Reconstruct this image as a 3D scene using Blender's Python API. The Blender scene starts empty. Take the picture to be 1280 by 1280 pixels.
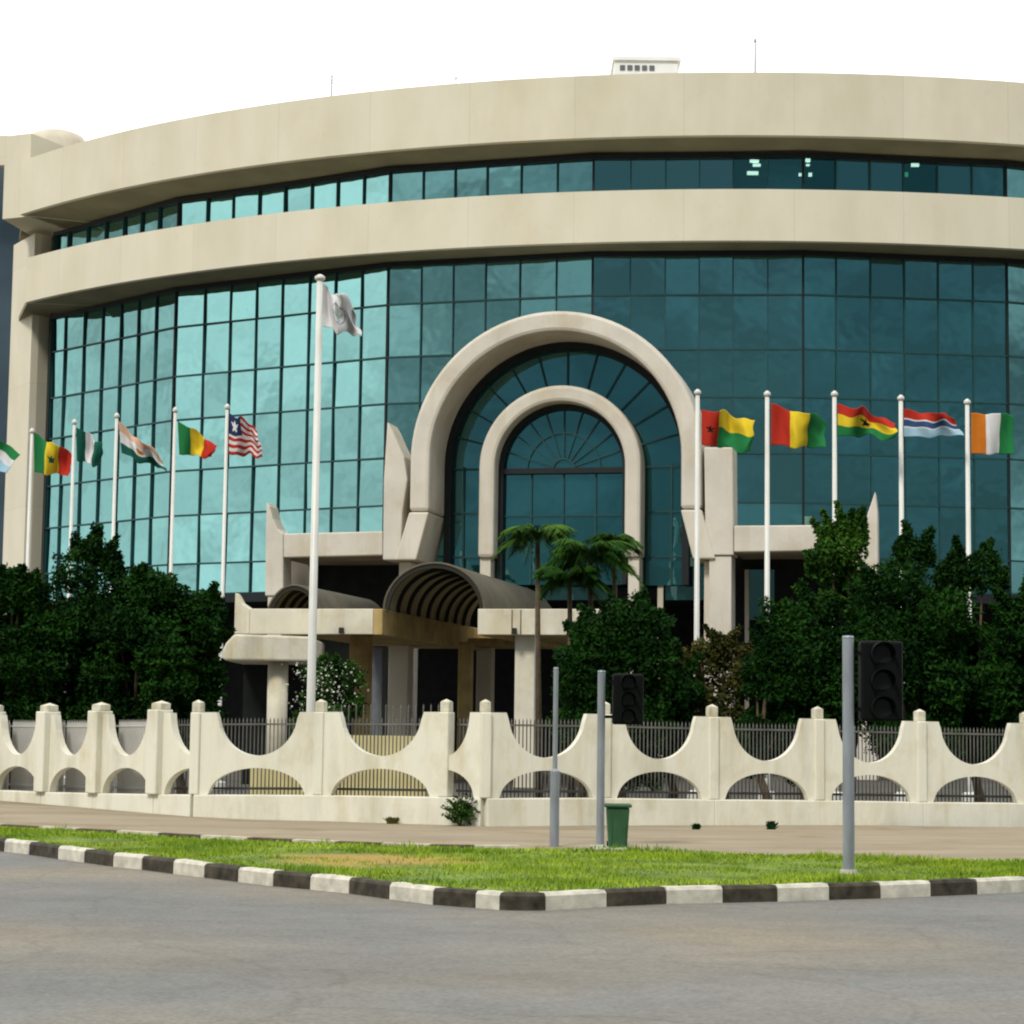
import bpy, math, random
import numpy as np
from mathutils import Vector, Matrix
random.seed(7); RNG = np.random.default_rng(11)
S = bpy.context.scene
COL = S.collection
rad = math.radians

# ------------------------------------------------------------------ camera model
F, PITCH, ROLL, CAMZ = 2674.6, 0.09827, 0.012296, 1.6
cp, sp = math.cos(PITCH), math.sin(PITCH)
FW = Vector((0, cp, sp)); UP0 = Vector((0, -sp, cp)); RT0 = Vector((1, 0, 0))
RT = RT0*math.cos(ROLL) + UP0*math.sin(ROLL)
UPV = -RT0*math.sin(ROLL) + UP0*math.cos(ROLL)
CAM = Vector((0, 0, CAMZ))
def ray(x, y): return FW*F + RT*(x-640) - UPV*(y-640)
def atY(x, y, Y):
    d = ray(x, y); return CAM + d*(Y/d.y)
def atZ(x, y, z):
    d = ray(x, y); return CAM + d*((z-CAMZ)/d.z)
def zat(x, y, Y): return atY(x, y, Y).z

# ------------------------------------------------------------------ materials
MATS = {}
def mat(name, col, rough=.8, var=.12, scale=3., bump=0., metal=0., spec=.3, col2=None, stretch=(1,1,1), detail=6, lo=.3, hi=.7):
    if name in MATS: return MATS[name]
    m = bpy.data.materials.new(name); m.use_nodes = True
    nt = m.node_tree; N = nt.nodes; K = nt.links
    b = N['Principled BSDF']
    b.inputs['Roughness'].default_value = rough; b.inputs['Metallic'].default_value = metal
    b.inputs['Specular IOR Level'].default_value = spec
    tc = N.new('ShaderNodeTexCoord'); mp = N.new('ShaderNodeMapping'); mp.inputs['Scale'].default_value = stretch
    K.new(tc.outputs['Object'], mp.inputs['Vector'])
    nz = N.new('ShaderNodeTexNoise'); nz.inputs['Scale'].default_value = scale; nz.inputs['Detail'].default_value = detail
    K.new(mp.outputs[0], nz.inputs['Vector'])
    cr = N.new('ShaderNodeValToRGB')
    c1 = [c*(1-var) for c in col]; c2 = [min(1, c*(1+var)) for c in col] if col2 is None else col2
    cr.color_ramp.elements[0].position = lo; cr.color_ramp.elements[1].position = hi
    cr.color_ramp.elements[0].color = (*c1, 1); cr.color_ramp.elements[1].color = (*c2, 1)
    K.new(nz.outputs['Fac'], cr.inputs['Fac']); K.new(cr.outputs[0], b.inputs['Base Color'])
    if bump:
        n2 = N.new('ShaderNodeTexNoise'); n2.inputs['Scale'].default_value = scale*9; n2.inputs['Detail'].default_value = 5
        K.new(mp.outputs[0], n2.inputs['Vector'])
        bp = N.new('ShaderNodeBump'); bp.inputs['Strength'].default_value = bump; bp.inputs['Distance'].default_value = .02
        K.new(n2.outputs['Fac'], bp.inputs['Height']); K.new(bp.outputs[0], b.inputs['Normal'])
    MATS[name] = m
    return m

def glass_mat(name, tint, base, wav=.35, fac=.8, rough=.015, see=0.):
    m = bpy.data.materials.new(name); m.use_nodes = True
    nt = m.node_tree; N = nt.nodes; K = nt.links; N.clear()
    out = N.new('ShaderNodeOutputMaterial')
    g = N.new('ShaderNodeBsdfGlossy'); g.inputs['Color'].default_value = (*tint, 1); g.inputs['Roughness'].default_value = rough
    d = N.new('ShaderNodeBsdfDiffuse'); d.inputs['Color'].default_value = (*base, 1)
    mx = N.new('ShaderNodeMixShader')
    fr = N.new('ShaderNodeFresnel'); fr.inputs['IOR'].default_value = 1.6
    ad = N.new('ShaderNodeMath'); ad.operation = 'ADD'; ad.use_clamp = True; ad.inputs[1].default_value = fac
    K.new(fr.outputs[0], ad.inputs[0]); K.new(ad.outputs[0], mx.inputs[0])
    geo = N.new('ShaderNodeNewGeometry')
    nz = N.new('ShaderNodeTexNoise'); nz.inputs['Scale'].default_value = .9; nz.inputs['Detail'].default_value = 2
    K.new(geo.outputs['Position'], nz.inputs['Vector'])
    bp = N.new('ShaderNodeBump'); bp.inputs['Strength'].default_value = wav; bp.inputs['Distance'].default_value = .03
    K.new(nz.outputs['Fac'], bp.inputs['Height']); K.new(bp.outputs[0], g.inputs['Normal'])
    if see > 0:
        tr = N.new('ShaderNodeBsdfTransparent'); tr.inputs['Color'].default_value = (.5, .75, .72, 1)
        K.new(tr.outputs[0], mx.inputs[1]); 
    else: K.new(d.outputs[0], mx.inputs[1])
    K.new(g.outputs[0], mx.inputs[2]); K.new(mx.outputs[0], out.inputs[0])
    return m

def emit_mat(name, col, st):
    m = bpy.data.materials.new(name); m.use_nodes = True
    b = m.node_tree.nodes['Principled BSDF']
    b.inputs['Base Color'].default_value = (*col, 1); b.inputs['Emission Color'].default_value = (*col, 1)
    b.inputs['Emission Strength'].default_value = st
    return m

def stone_mat(name, col, joint_w, joint_h, jdark=.82, stain=.12):
    """cast stone cladding with faint panel joints and dirt streaks; UV in metres"""
    m = bpy.data.materials.new(name); m.use_nodes = True
    nt = m.node_tree; N = nt.nodes; K = nt.links; b = N['Principled BSDF']
    b.inputs['Roughness'].default_value = .85; b.inputs['Specular IOR Level'].default_value = .25
    uv = N.new('ShaderNodeUVMap')
    br = N.new('ShaderNodeTexBrick'); br.inputs['Scale'].default_value = 1; br.offset = 0
    br.inputs['Brick Width'].default_value = joint_w; br.inputs['Row Height'].default_value = joint_h
    br.inputs['Mortar Size'].default_value = .012; br.inputs['Mortar Smooth'].default_value = .3
    br.inputs['Color1'].default_value = (*col, 1); br.inputs['Color2'].default_value = (*[c*.96 for c in col], 1)
    br.inputs['Mortar'].default_value = (*[c*jdark for c in col], 1)
    K.new(uv.outputs[0], br.inputs['Vector'])
    mp = N.new('ShaderNodeMapping'); mp.inputs['Scale'].default_value = (.8, .35, 1)
    K.new(uv.outputs[0], mp.inputs[0])
    nz = N.new('ShaderNodeTexNoise'); nz.inputs['Scale'].default_value = 1.; nz.inputs['Detail'].default_value = 8
    K.new(mp.outputs[0], nz.inputs['Vector'])
    cr = N.new('ShaderNodeValToRGB'); cr.color_ramp.elements[0].position = .35; cr.color_ramp.elements[1].position = .65
    cr.color_ramp.elements[0].color = (1-stain, 1-stain, 1-stain*1.3, 1); cr.color_ramp.elements[1].color = (1, 1, 1, 1)
    K.new(nz.outputs['Fac'], cr.inputs[0])
    mx = N.new('ShaderNodeMix'); mx.data_type = 'RGBA'; mx.blend_type = 'MULTIPLY'; mx.inputs[0].default_value = 1
    K.new(br.outputs['Color'], mx.inputs[6]); K.new(cr.outputs[0], mx.inputs[7]); K.new(mx.outputs[2], b.inputs['Base Color'])
    return m

STONE = stone_mat('cream_cladding', (.68, .635, .51), 3.6, 5.0, stain=.07)
STONE2 = mat('pale_render', (.56, .51, .42), .85, .10, .9, .25)
PORTAL = mat('portal_render', (.60, .56, .49), .85, .10, .8, .2)
FENCE = mat('fence_render', (.53, .51, .41), .9, .0, 1.8, .35, stretch=(1, 1, .3), col2=(.69, .67, .57), lo=.28, hi=.50)
CAPM = mat('fence_cap_render', (.56, .54, .44), .9, .2, 6, .3)
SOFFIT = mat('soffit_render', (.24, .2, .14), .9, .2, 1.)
CANOPY = mat('canopy_render', (.62, .585, .48), .85, .12, 1.2, .2)
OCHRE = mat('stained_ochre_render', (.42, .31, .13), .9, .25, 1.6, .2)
VAULT = mat('bronze_polycarbonate', (.13, .12, .09), .45, .2, 2.)
nt = VAULT.node_tree; tl_ = nt.nodes.new('ShaderNodeBsdfTranslucent'); tl_.inputs['Color'].default_value = (.34, .30, .20, 1)
ms_ = nt.nodes.new('ShaderNodeMixShader'); ms_.inputs[0].default_value = .35
nt.links.new(nt.nodes['Principled BSDF'].outputs[0], ms_.inputs[1]); nt.links.new(tl_.outputs[0], ms_.inputs[2]); nt.links.new(ms_.outputs[0], nt.nodes['Material Output'].inputs[0])
RIB = mat('dark_rib_metal', (.02, .017, .012), .5, .1)
FRAME = mat('dark_mullion', (.015, .06, .065), .5, .1, spec=.3)
BLACKF = mat('black_frame', (.008, .012, .014), .6, .1)
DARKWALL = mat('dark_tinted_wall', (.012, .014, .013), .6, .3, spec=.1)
GLASS = glass_mat('teal_mirror_glass', (.29, .585, .56), (.003, .035, .040), wav=.25, fac=.78)
GLASSP = glass_mat('portal_teal_glass', (.16, .40, .42), (.006, .04, .045), wav=.15, fac=.5)
GLASSG = glass_mat('ground_floor_glass', (.25, .5, .48), (.006, .03, .03), wav=.1, fac=.3)
GLASSR = glass_mat('ribbon_clear_teal_glass', (.20, .56, .54), (.01, .05, .05), wav=.1, fac=.45, see=1)
POLEW = mat('white_pole_paint', (.58, .58, .54), .4, .06, 2, spec=.5)
GALV = mat('galvanised_steel', (.24, .26, .29), .5, .25, 6, metal=.3, spec=.5, stretch=(1, 1, .3))
RAILM = mat('dark_railing_paint', (.11, .108, .10), .6, .3, 3)
RAILL = mat('grey_mesh_paint', (.46, .445, .42), .7, .12, 2)
WHITEM = mat('white_paint', (.75, .76, .76), .6, .05)
BLACKP = mat('black_plastic', (.004, .005, .005), .6, .2, spec=.08)
LENS = mat('dark_signal_lens', (.01, .012, .012), .3, .1, spec=.2)
BIN = mat('green_bin_plastic', (.025, .085, .035), .55, .2, 5, spec=.4)
BARK = mat('bark', (.09, .065, .04), .95, .3, 8, .5)

def weather(m, streak=.14, blotch=.12, scale=2.2, tone=(.80, .74, .60)):
    """rain streaks and mould blotches multiplied into the paint colour"""
    nt = m.node_tree; N = nt.nodes; K = nt.links; b = N['Principled BSDF']
    src = b.inputs['Base Color'].links[0].from_socket
    tc = N.new('ShaderNodeTexCoord')
    for sc, st, lo, hi, amt in ((scale, (1, 1, .09), .50, .72, streak), (scale*.55, (1, 1, .8), .52, .70, blotch), (scale*9, (1, 1, 1), .60, .74, blotch*1.1)):
        mp = N.new('ShaderNodeMapping'); mp.inputs['Scale'].default_value = st; K.new(tc.outputs['Object'], mp.inputs[0])
        nz = N.new('ShaderNodeTexNoise'); nz.inputs['Scale'].default_value = sc; nz.inputs['Detail'].default_value = 9; nz.inputs['Roughness'].default_value = .65; K.new(mp.outputs[0], nz.inputs['Vector'])
        cr = N.new('ShaderNodeValToRGB'); cr.color_ramp.elements[0].position = lo; cr.color_ramp.elements[1].position = hi
        cr.color_ramp.elements[0].color = (1, 1, 1, 1); cr.color_ramp.elements[1].color = (*[1-(1-t)*amt/.2 for t in tone], 1)
        K.new(nz.outputs['Fac'], cr.inputs[0])
        mx = N.new('ShaderNodeMix'); mx.data_type = 'RGBA'; mx.blend_type = 'MULTIPLY'; mx.inputs[0].default_value = 1
        K.new(src, mx.inputs[6]); K.new(cr.outputs[0], mx.inputs[7]); src = mx.outputs[2]
    K.new(src, b.inputs['Base Color'])
weather(FENCE, .12, .13, 3.2); weather(CAPM, .25, .25, 6); weather(PORTAL, .13, .12, 1.2); weather(CANOPY, .22, .16, 1.8); weather(STONE, .05, .06, .5); weather(OCHRE, .25, .25, 2); weather(STONE2, .15, .12, 1.2)

# ------------------------------------------------------------------ mesh helper
class MB:
    def __init__(s, T=None): s.v = []; s.f = []; s.m = []; s.uv = {}; s.T = T
    def add(s, vs, fs, mi=0, uvs=None):
        o = len(s.v)
        for p in vs: s.v.append(tuple(s.T(*p)) if s.T else tuple(p))
        for k, f in enumerate(fs):
            if uvs: s.uv[len(s.f)] = [uvs[i] for i in f]
            s.f.append([i+o for i in f]); s.m.append(mi)
    def box(s, a, b, mi=0):
        x0, y0, z0 = a; x1, y1, z1 = b
        s.add([(x0,y0,z0),(x1,y0,z0),(x1,y1,z0),(x0,y1,z0),(x0,y0,z1),(x1,y0,z1),(x1,y1,z1),(x0,y1,z1)],
              [(3,2,1,0),(4,5,6,7),(0,1,5,4),(1,2,6,5),(2,3,7,6),(3,0,4,7)], mi)
    def prism(s, poly, w0, w1, mi=0):
        """poly in (u,z); extruded along the middle coordinate"""
        n = len(poly)
        vs = [(u, w0, z) for u, z in poly] + [(u, w1, z) for u, z in poly]
        fs = [tuple(range(n)), tuple(range(2*n-1, n-1, -1))] + [(i, i+n, (i+1) % n + n, (i+1) % n) for i in range(n)]
        s.add(vs, fs, mi)
    def strip(s, top, bot, w0, w1, mi=0):
        """region between two outlines of (u,z) with equal count, given thickness"""
        n = len(top); vs = []
        for w in (w0, w1):
            vs += [(u, w, z) for u, z in top] + [(u, w, z) for u, z in bot]
        A, B, C, D = 0, n, 2*n, 3*n; fs = []
        for i in range(n-1):
            fs += [(A+i, B+i, B+i+1, A+i+1), (C+i, C+i+1, D+i+1, D+i), (A+i, A+i+1, C+i+1, C+i), (B+i, D+i, D+i+1, B+i+1)]
        fs += [(A, C, D, B), (A+n-1, B+n-1, D+n-1, C+n-1)]
        s.add(vs, fs, mi)
    def tube(s, pts, r, seg=10, mi=0, cap=True):
        pts = [Vector(p) for p in pts]; n = len(pts)
        if not hasattr(r, '__len__'): r = [r]*n
        vs = []
        for i, p in enumerate(pts):
            d = (pts[min(i+1, n-1)] - pts[max(i-1, 0)]).normalized()
            a = d.orthogonal().normalized() if i == 0 else (pa - d*pa.dot(d)).normalized()
            pa = a; b = d.cross(a)
            for k in range(seg):
                t = 2*math.pi*k/seg; q = p + (a*math.cos(t) + b*math.sin(t))*r[i]; vs.append(tuple(q))
        fs = [(i*seg+k, i*seg+(k+1) % seg, (i+1)*seg+(k+1) % seg, (i+1)*seg+k) for i in range(n-1) for k in range(seg)]
        if cap: fs += [tuple(range(seg-1, -1, -1)), tuple(range((n-1)*seg, n*seg))]
        s.add(vs, fs, mi)
    def build(s, name, mats, parent=None, smooth=False, bevel=0):
        me = bpy.data.meshes.new(name)
        me.from_pydata(s.v, [], s.f); 
        if not isinstance(mats, (list, tuple)): mats = [mats]
        for m in mats: me.materials.append(m)
        me.polygons.foreach_set('material_index', s.m)
        if s.uv:
            l = me.uv_layers.new(name='UVMap')
            for fi, us in s.uv.items():
                for li, u in zip(me.polygons[fi].loop_indices, us): l.data[li].uv = u
        if smooth: me.polygons.foreach_set('use_smooth', [True]*len(me.polygons))
        me.update()
        o = bpy.data.objects.new(name, me); COL.objects.link(o)
        if parent:
            o.parent = parent; o.matrix_parent_inverse = Matrix.Translation(-parent.location)
        if bevel:
            b = o.modifiers.new('Bevel', 'BEVEL'); b.width = bevel; b.segments = 2; b.limit_method = 'ANGLE'; b.angle_limit = rad(40)
        return o
def tag(o, label, cat, group=None, kind=None):
    if kind: o['kind'] = kind
    if label: o['label'] = label
    if cat: o['category'] = cat
    if group: o['group'] = group
    return o
def thing(name, loc, label, cat, group=None):
    o = bpy.data.objects.new(name, None); COL.objects.link(o); o.location = loc; o.empty_display_size = .2
    return tag(o, label, cat, group)
def struct(o): o['kind'] = 'structure'; return o

# ------------------------------------------------------------------ ground, road, kerbs, verge
ZR = -.13
ground_m = mat('dusty_ground', (.22, .19, .14), .95, .15, .4, .2)
o = MB(); o.add([(-900, -400, ZR-.02), (900, -400, ZR-.02), (900, 1500, ZR-.02), (-900, 1500, ZR-.02)], [(0, 1, 2, 3)])
struct(o.build('ground', ground_m))
def road_mat():
    m = mat('asphalt', (.188, .181, .166), .9, .12, .35, 0, stretch=(.5, 1.6, 1), detail=8)
    nt = m.node_tree; N = nt.nodes; K = nt.links; b = N['Principled BSDF']
    cr = [n for n in N if n.type == 'VALTORGB'][0]
    tc = [n for n in N if n.type == 'TEX_COORD'][0]
    v = N.new('ShaderNodeTexNoise'); v.inputs['Scale'].default_value = 28; v.inputs['Detail'].default_value = 4
    K.new(tc.outputs['Object'], v.inputs['Vector'])
    r2 = N.new('ShaderNodeValToRGB'); r2.color_ramp.elements[0].position = .3; r2.color_ramp.elements[1].position = .7
    r2.color_ramp.elements[0].color = (.66, .66, .67, 1); r2.color_ramp.elements[1].color = (1.0, 1.0, 1.0, 1)
    K.new(v.outputs['Fac'], r2.inputs[0])
    # sandy dust drifted over the lane
    w = N.new('ShaderNodeTexNoise'); w.inputs['Scale'].default_value = .16; w.inputs['Detail'].default_value = 5
    K.new(tc.outputs['Object'], w.inputs['Vector'])
    r3 = N.new('ShaderNodeValToRGB'); r3.color_ramp.elements[0].position = .42; r3.color_ramp.elements[1].position = .62
    r3.color_ramp.elements[0].color = (.93, .96, .99, 1); r3.color_ramp.elements[1].color = (1.22, 1.10, .90, 1)
    K.new(w.outputs['Fac'], r3.inputs[0])
    a = N.new('ShaderNodeMix'); a.data_type = 'RGBA'; a.blend_type = 'MULTIPLY'; a.inputs[0].default_value = 1
    K.new(cr.outputs[0], a.inputs[6]); K.new(r2.outputs[0], a.inputs[7])
    c = N.new('ShaderNodeMix'); c.data_type = 'RGBA'; c.blend_type = 'MULTIPLY'; c.inputs[0].default_value = 1
    K.new(a.outputs[2], c.inputs[6]); K.new(r3.outputs[0], c.inputs[7]); K.new(c.outputs[2], b.inputs['Base Color'])
    # cracks and scattered dark spots
    wn = N.new('ShaderNodeTexNoise'); wn.inputs['Scale'].default_value = .8; wn.inputs['Detail'].default_value = 5; K.new(tc.outputs['Object'], wn.inputs['Vector'])
    wm = N.new('ShaderNodeMix'); wm.data_type = 'RGBA'; wm.inputs[0].default_value = .45; K.new(tc.outputs['Object'], wm.inputs[6]); K.new(wn.outputs['Color'], wm.inputs[7])
    vo = N.new('ShaderNodeTexVoronoi'); vo.feature = 'DISTANCE_TO_EDGE'; vo.inputs['Scale'].default_value = .55; K.new(wm.outputs[2], vo.inputs['Vector'])
    vr = N.new('ShaderNodeValToRGB'); vr.color_ramp.elements[0].position = .0; vr.color_ramp.elements[1].position = .012
    vr.color_ramp.elements[0].color = (.86, .86, .86, 1); vr.color_ramp.elements[1].color = (1, 1, 1, 1); K.new(vo.outputs['Distance'], vr.inputs[0])
    e1 = N.new('ShaderNodeMix'); e1.data_type = 'RGBA'; e1.blend_type = 'MULTIPLY'; e1.inputs[0].default_value = 1
    K.new(c.outputs[2], e1.inputs[6]); K.new(vr.outputs[0], e1.inputs[7])
    sn = N.new('ShaderNodeTexNoise'); sn.inputs['Scale'].default_value = 2.6; sn.inputs['Detail'].default_value = 9; sn.inputs['Roughness'].default_value = .7; K.new(tc.outputs['Object'], sn.inputs['Vector'])
    sr = N.new('ShaderNodeValToRGB'); sr.color_ramp.elements[0].position = .42; sr.color_ramp.elements[1].position = .66
    sr.color_ramp.elements[0].color = (1.03, 1.03, 1.03, 1); sr.color_ramp.elements[1].color = (.87, .87, .87, 1); K.new(sn.outputs['Fac'], sr.inputs[0])
    e2 = N.new('ShaderNodeMix'); e2.data_type = 'RGBA'; e2.blend_type = 'MULTIPLY'; e2.inputs[0].default_value = 1
    K.new(e1.outputs[2], e2.inputs[6]); K.new(sr.outputs[0], e2.inputs[7]); K.new(e2.outputs[2], b.inputs['Base Color'])
    bp = N.new('ShaderNodeBump'); bp.inputs['Strength'].default_value = .5; bp.inputs['Distance'].default_value = .01
    K.new(v.outputs['Fac'], bp.inputs['Height']); K.new(bp.outputs[0], b.inputs['Normal'])
    return m
o = MB(); o.add([(-80, -40, ZR), (80, -40, ZR), (80, 31, ZR), (-80, 31, ZR)], [(0, 1, 2, 3)])
struct(o.build('road', road_mat()))

front = [(-160,1048),(-90,1054),(-40,1059),(0,1064),(34,1068),(70,1073.5),(103,1078),(138,1083),(175,1087),(213,1092),(250,1096.6),(294,1102),(337,1107.5),(387,1112),
         (436,1117),(486,1124),(541,1131),(594,1135),(624,1137.5),(653,1138.5),(682,1138),(720,1136),(759,1133.5),(833,1130),(904,1128.5),(972,1127),(1037,1125),
         (1101,1123),(1164,1120.5),(1222,1118),(1285,1115),(1350,1112),(1420,1109),(1500,1105)]
FP = [atZ(x, y, ZR) for x, y in front]
# painted blocks, boundaries by pixel column (paint changes at a block joint)
bounds = [-160,-125,-95,-62,-30,5,36,72,105,141,177,216,255,297,341,387,436,486,541,594,624,682,759,833,904,972,1037,1101,1164,1222,1285,1350,1420,1500]
first_black = True
def interp_front(px):
    for i in range(len(front)-1):
        if front[i][0] <= px <= front[i+1][0]:
            t = (px-front[i][0])/(front[i+1][0]-front[i][0]); return FP[i].lerp(FP[i+1], t)
KW = .16
kw_m = mat('kerb_white_paint', (.50, .475, .40), .85, .25, 7, .3)
kb_m = mat('kerb_black_paint', (.045, .038, .026), .85, .65, 7, .3)
mb = MB()
blk = [(5,36),(36,72)]
# colour of the block starting at x=36 is black, alternate both ways
i36 = bounds.index(36)
for i in range(len(bounds)-1):
    black = (i - i36) % 2 == 0
    a, b = interp_front(bounds[i]), interp_front(bounds[i+1])
    n = 3
    pts = [interp_front(bounds[i]+(bounds[i+1]-bounds[i])*k/n) for k in range(n+1)]
    pts[0] = pts[0].lerp(pts[1], .03); pts[-1] = pts[-1].lerp(pts[-2], .03)
    ring = []
    for k, p in enumerate(pts):
        d = (pts[min(k+1, n)]-pts[max(k-1, 0)]); d.z = 0; d.normalize(); nn = Vector((-d.y, d.x, 0))
        h = .03 + RNG.uniform(-.004, .004)
        ring.append([p+Vector((0,0,-.05)), p+Vector((0,0,0))+nn*.004+Vector((0,0,.13)), p+nn*.03+Vector((0,0,.13+h)), p+nn*KW+Vector((0,0,.13+h)), p+nn*KW+Vector((0,0,-.05))])
    vs = [q for r in ring for q in r]; fs = []
    for k in range(n):
        for j in range(4): fs.append((k*5+j, (k+1)*5+j, (k+1)*5+j+1, k*5+j+1))
    fs += [(4,3,2,1,0), tuple(n*5+j for j in range(5))]
    mb.add(vs, fs, 1 if black else 0)
struct(mb.build('kerb', [kw_m, kb_m]))

# back kerb line along the pavement
back = [(-160,1022),(-60,1031),(0,1035),(48,1038),(95,1040.5),(145,1043),(198,1046),(250,1049),(309,1052),(364,1054.5),(420,1057),(476,1059),(537,1061),(592,1062),(650,1062.5),(720,1063),(800,1065),(900,1068),(1000,1071),(1100,1074),(1200,1076),(1300,1077),(1400,1077),(1500,1076)]
BP = [atZ(x, y, .0) for x, y in back]
mb = MB()
bidx = [(0,1),(1,2)]
for i in range(len(BP)-1):
    black = i in (2, 4, 6, 8, 10, 12)
    a, b = BP[i], BP[i+1]; d = (b-a).normalized(); nn = Vector((-d.y, d.x, 0)); a2 = a+d*.01; b2 = b-d*.01
    z0, z1 = -.15, .055 if i < 14 else .01
    vs = []
    for p in (a2, b2):
        vs += [Vector((p.x, p.y, z0)), Vector((p.x, p.y, z1)), Vector((p.x, p.y, z1))+nn*.12, Vector((p.x, p.y, z0))+nn*.12]
    mb.add(vs, [(0,1,5,4)[::-1], (1,2,6,5)[::-1], (2,3,7,6)[::-1], (0,3,2,1)[::-1], (4,5,6,7)[::-1]], 1 if black else 0)
kw2 = mat('worn_kerb_white', (.5, .45, .36), .9, .25, 6); kb2 = mat('worn_kerb_black', (.09, .075, .05), .9, .4, 6)
struct(mb.build('pavement_kerb', [kw2, kb2]))

# grass verge surface between the two kerbs
def back_at(px):
    for i in range(len(back)-1):
        if back[i][0] <= px <= back[i+1][0]:
            t = (px-back[i][0])/(back[i+1][0]-back[i][0]); return BP[i].lerp(BP[i+1], t)
verge_m = mat('verge_soil', (.10, .14, .025), .95, .35, 1.3, .5, col2=(.16, .24, .03))
mb = MB(); xs = np.linspace(-155, 1495, 80); NR = 10
VG = []
for x in xs:
    a = interp_front(x); b = back_at(x); d = Vector((0, KW-.01, 0))
    a = a+d; row = []
    for k in range(NR+1):
        t = k/NR; p = a.lerp(b, t); p.z = .015+.02*math.sin(t*math.pi)+ (-.01)*t; row.append(p)
    VG.append(row)
vs = [p for r in VG for p in r]
fs = [(i*(NR+1)+k, (i+1)*(NR+1)+k, (i+1)*(NR+1)+k+1, i*(NR+1)+k+1) for i in range(len(xs)-1) for k in range(NR)]
mb.add(vs, fs)
bare = atZ(470, 1075, .02)
verge = mb.build('grass_verge', verge_m, smooth=True); struct(verge)
# bare orange earth patch mixed into the verge material by place
nt = verge_m.node_tree; N = nt.nodes; K = nt.links
cr = [n for n in N if n.type == 'VALTORGB'][0]; tc = [n for n in N if n.type == 'TEX_COORD'][0]
mp = N.new('ShaderNodeMapping'); mp.vector_type = 'TEXTURE'; mp.inputs['Location'].default_value = (bare.x, bare.y, 0); mp.inputs['Scale'].default_value = (1.5, 1.6, 50)
K.new(tc.outputs['Object'], mp.inputs[0])
gr = N.new('ShaderNodeTexGradient'); gr.gradient_type = 'SPHERICAL'; K.new(mp.outputs[0], gr.inputs[0])
nz = [n for n in N if n.type == 'TEX_NOISE'][0]
ma = N.new('ShaderNodeMath'); ma.operation = 'MULTIPLY_ADD'; K.new(nz.outputs['Fac'], ma.inputs[0]); ma.inputs[1].default_value = 1.; K.new(gr.outputs['Fac'], ma.inputs[2])
r2 = N.new('ShaderNodeValToRGB'); r2.color_ramp.elements[0].position = .60; r2.color_ramp.elements[1].position = 1.0
K.new(ma.outputs[0], r2.inputs[0])
mx = N.new('ShaderNodeMix'); mx.data_type = 'RGBA'; K.new(r2.outputs[0], mx.inputs[0]); K.new(cr.outputs[0], mx.inputs[6]); mx.inputs[7].default_value = (.30, .20, .05, 1)
K.new(mx.outputs[2], N['Principled BSDF'].inputs['Base Color'])

# pavement between back kerb and fence (rises a little to the left), courtyard behind
pave_m = mat('pavement_paving', (.255, .21, .145), .95, .18, .8, .3, stretch=(.5, 1.5, 1))
mb = MB(); vs = []
for x in xs:
    b = back_at(x)+Vector((0, .115, 0)); 
    t = max(0, min(1, (300-x)/300))
    for k in range(5):
        q = k/4; p = Vector((b.x*(1+q*.25), b.y + q*9, 0.0)); p.z = (.12*t*min(1, q*1.8)) ; vs.append(p)
fs = [(i*5+k, (i+1)*5+k, (i+1)*5+k+1, i*5+k+1) for i in range(len(xs)-1) for k in range(4)]
mb.add(vs, fs); weather(pave_m, .0, .2, 1.4); struct(mb.build('pavement', pave_m, smooth=True))
court_m = mat('courtyard_asphalt', (.085, .08, .07), .9, .2, .5, .2)
mb = MB(); mb.add([(-60, 34, -.06), (60, 34, -.06), (60, 130, -.06), (-60, 130, -.06)], [(0, 1, 2, 3)])
struct(mb.build('courtyard', court_m))

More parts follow.
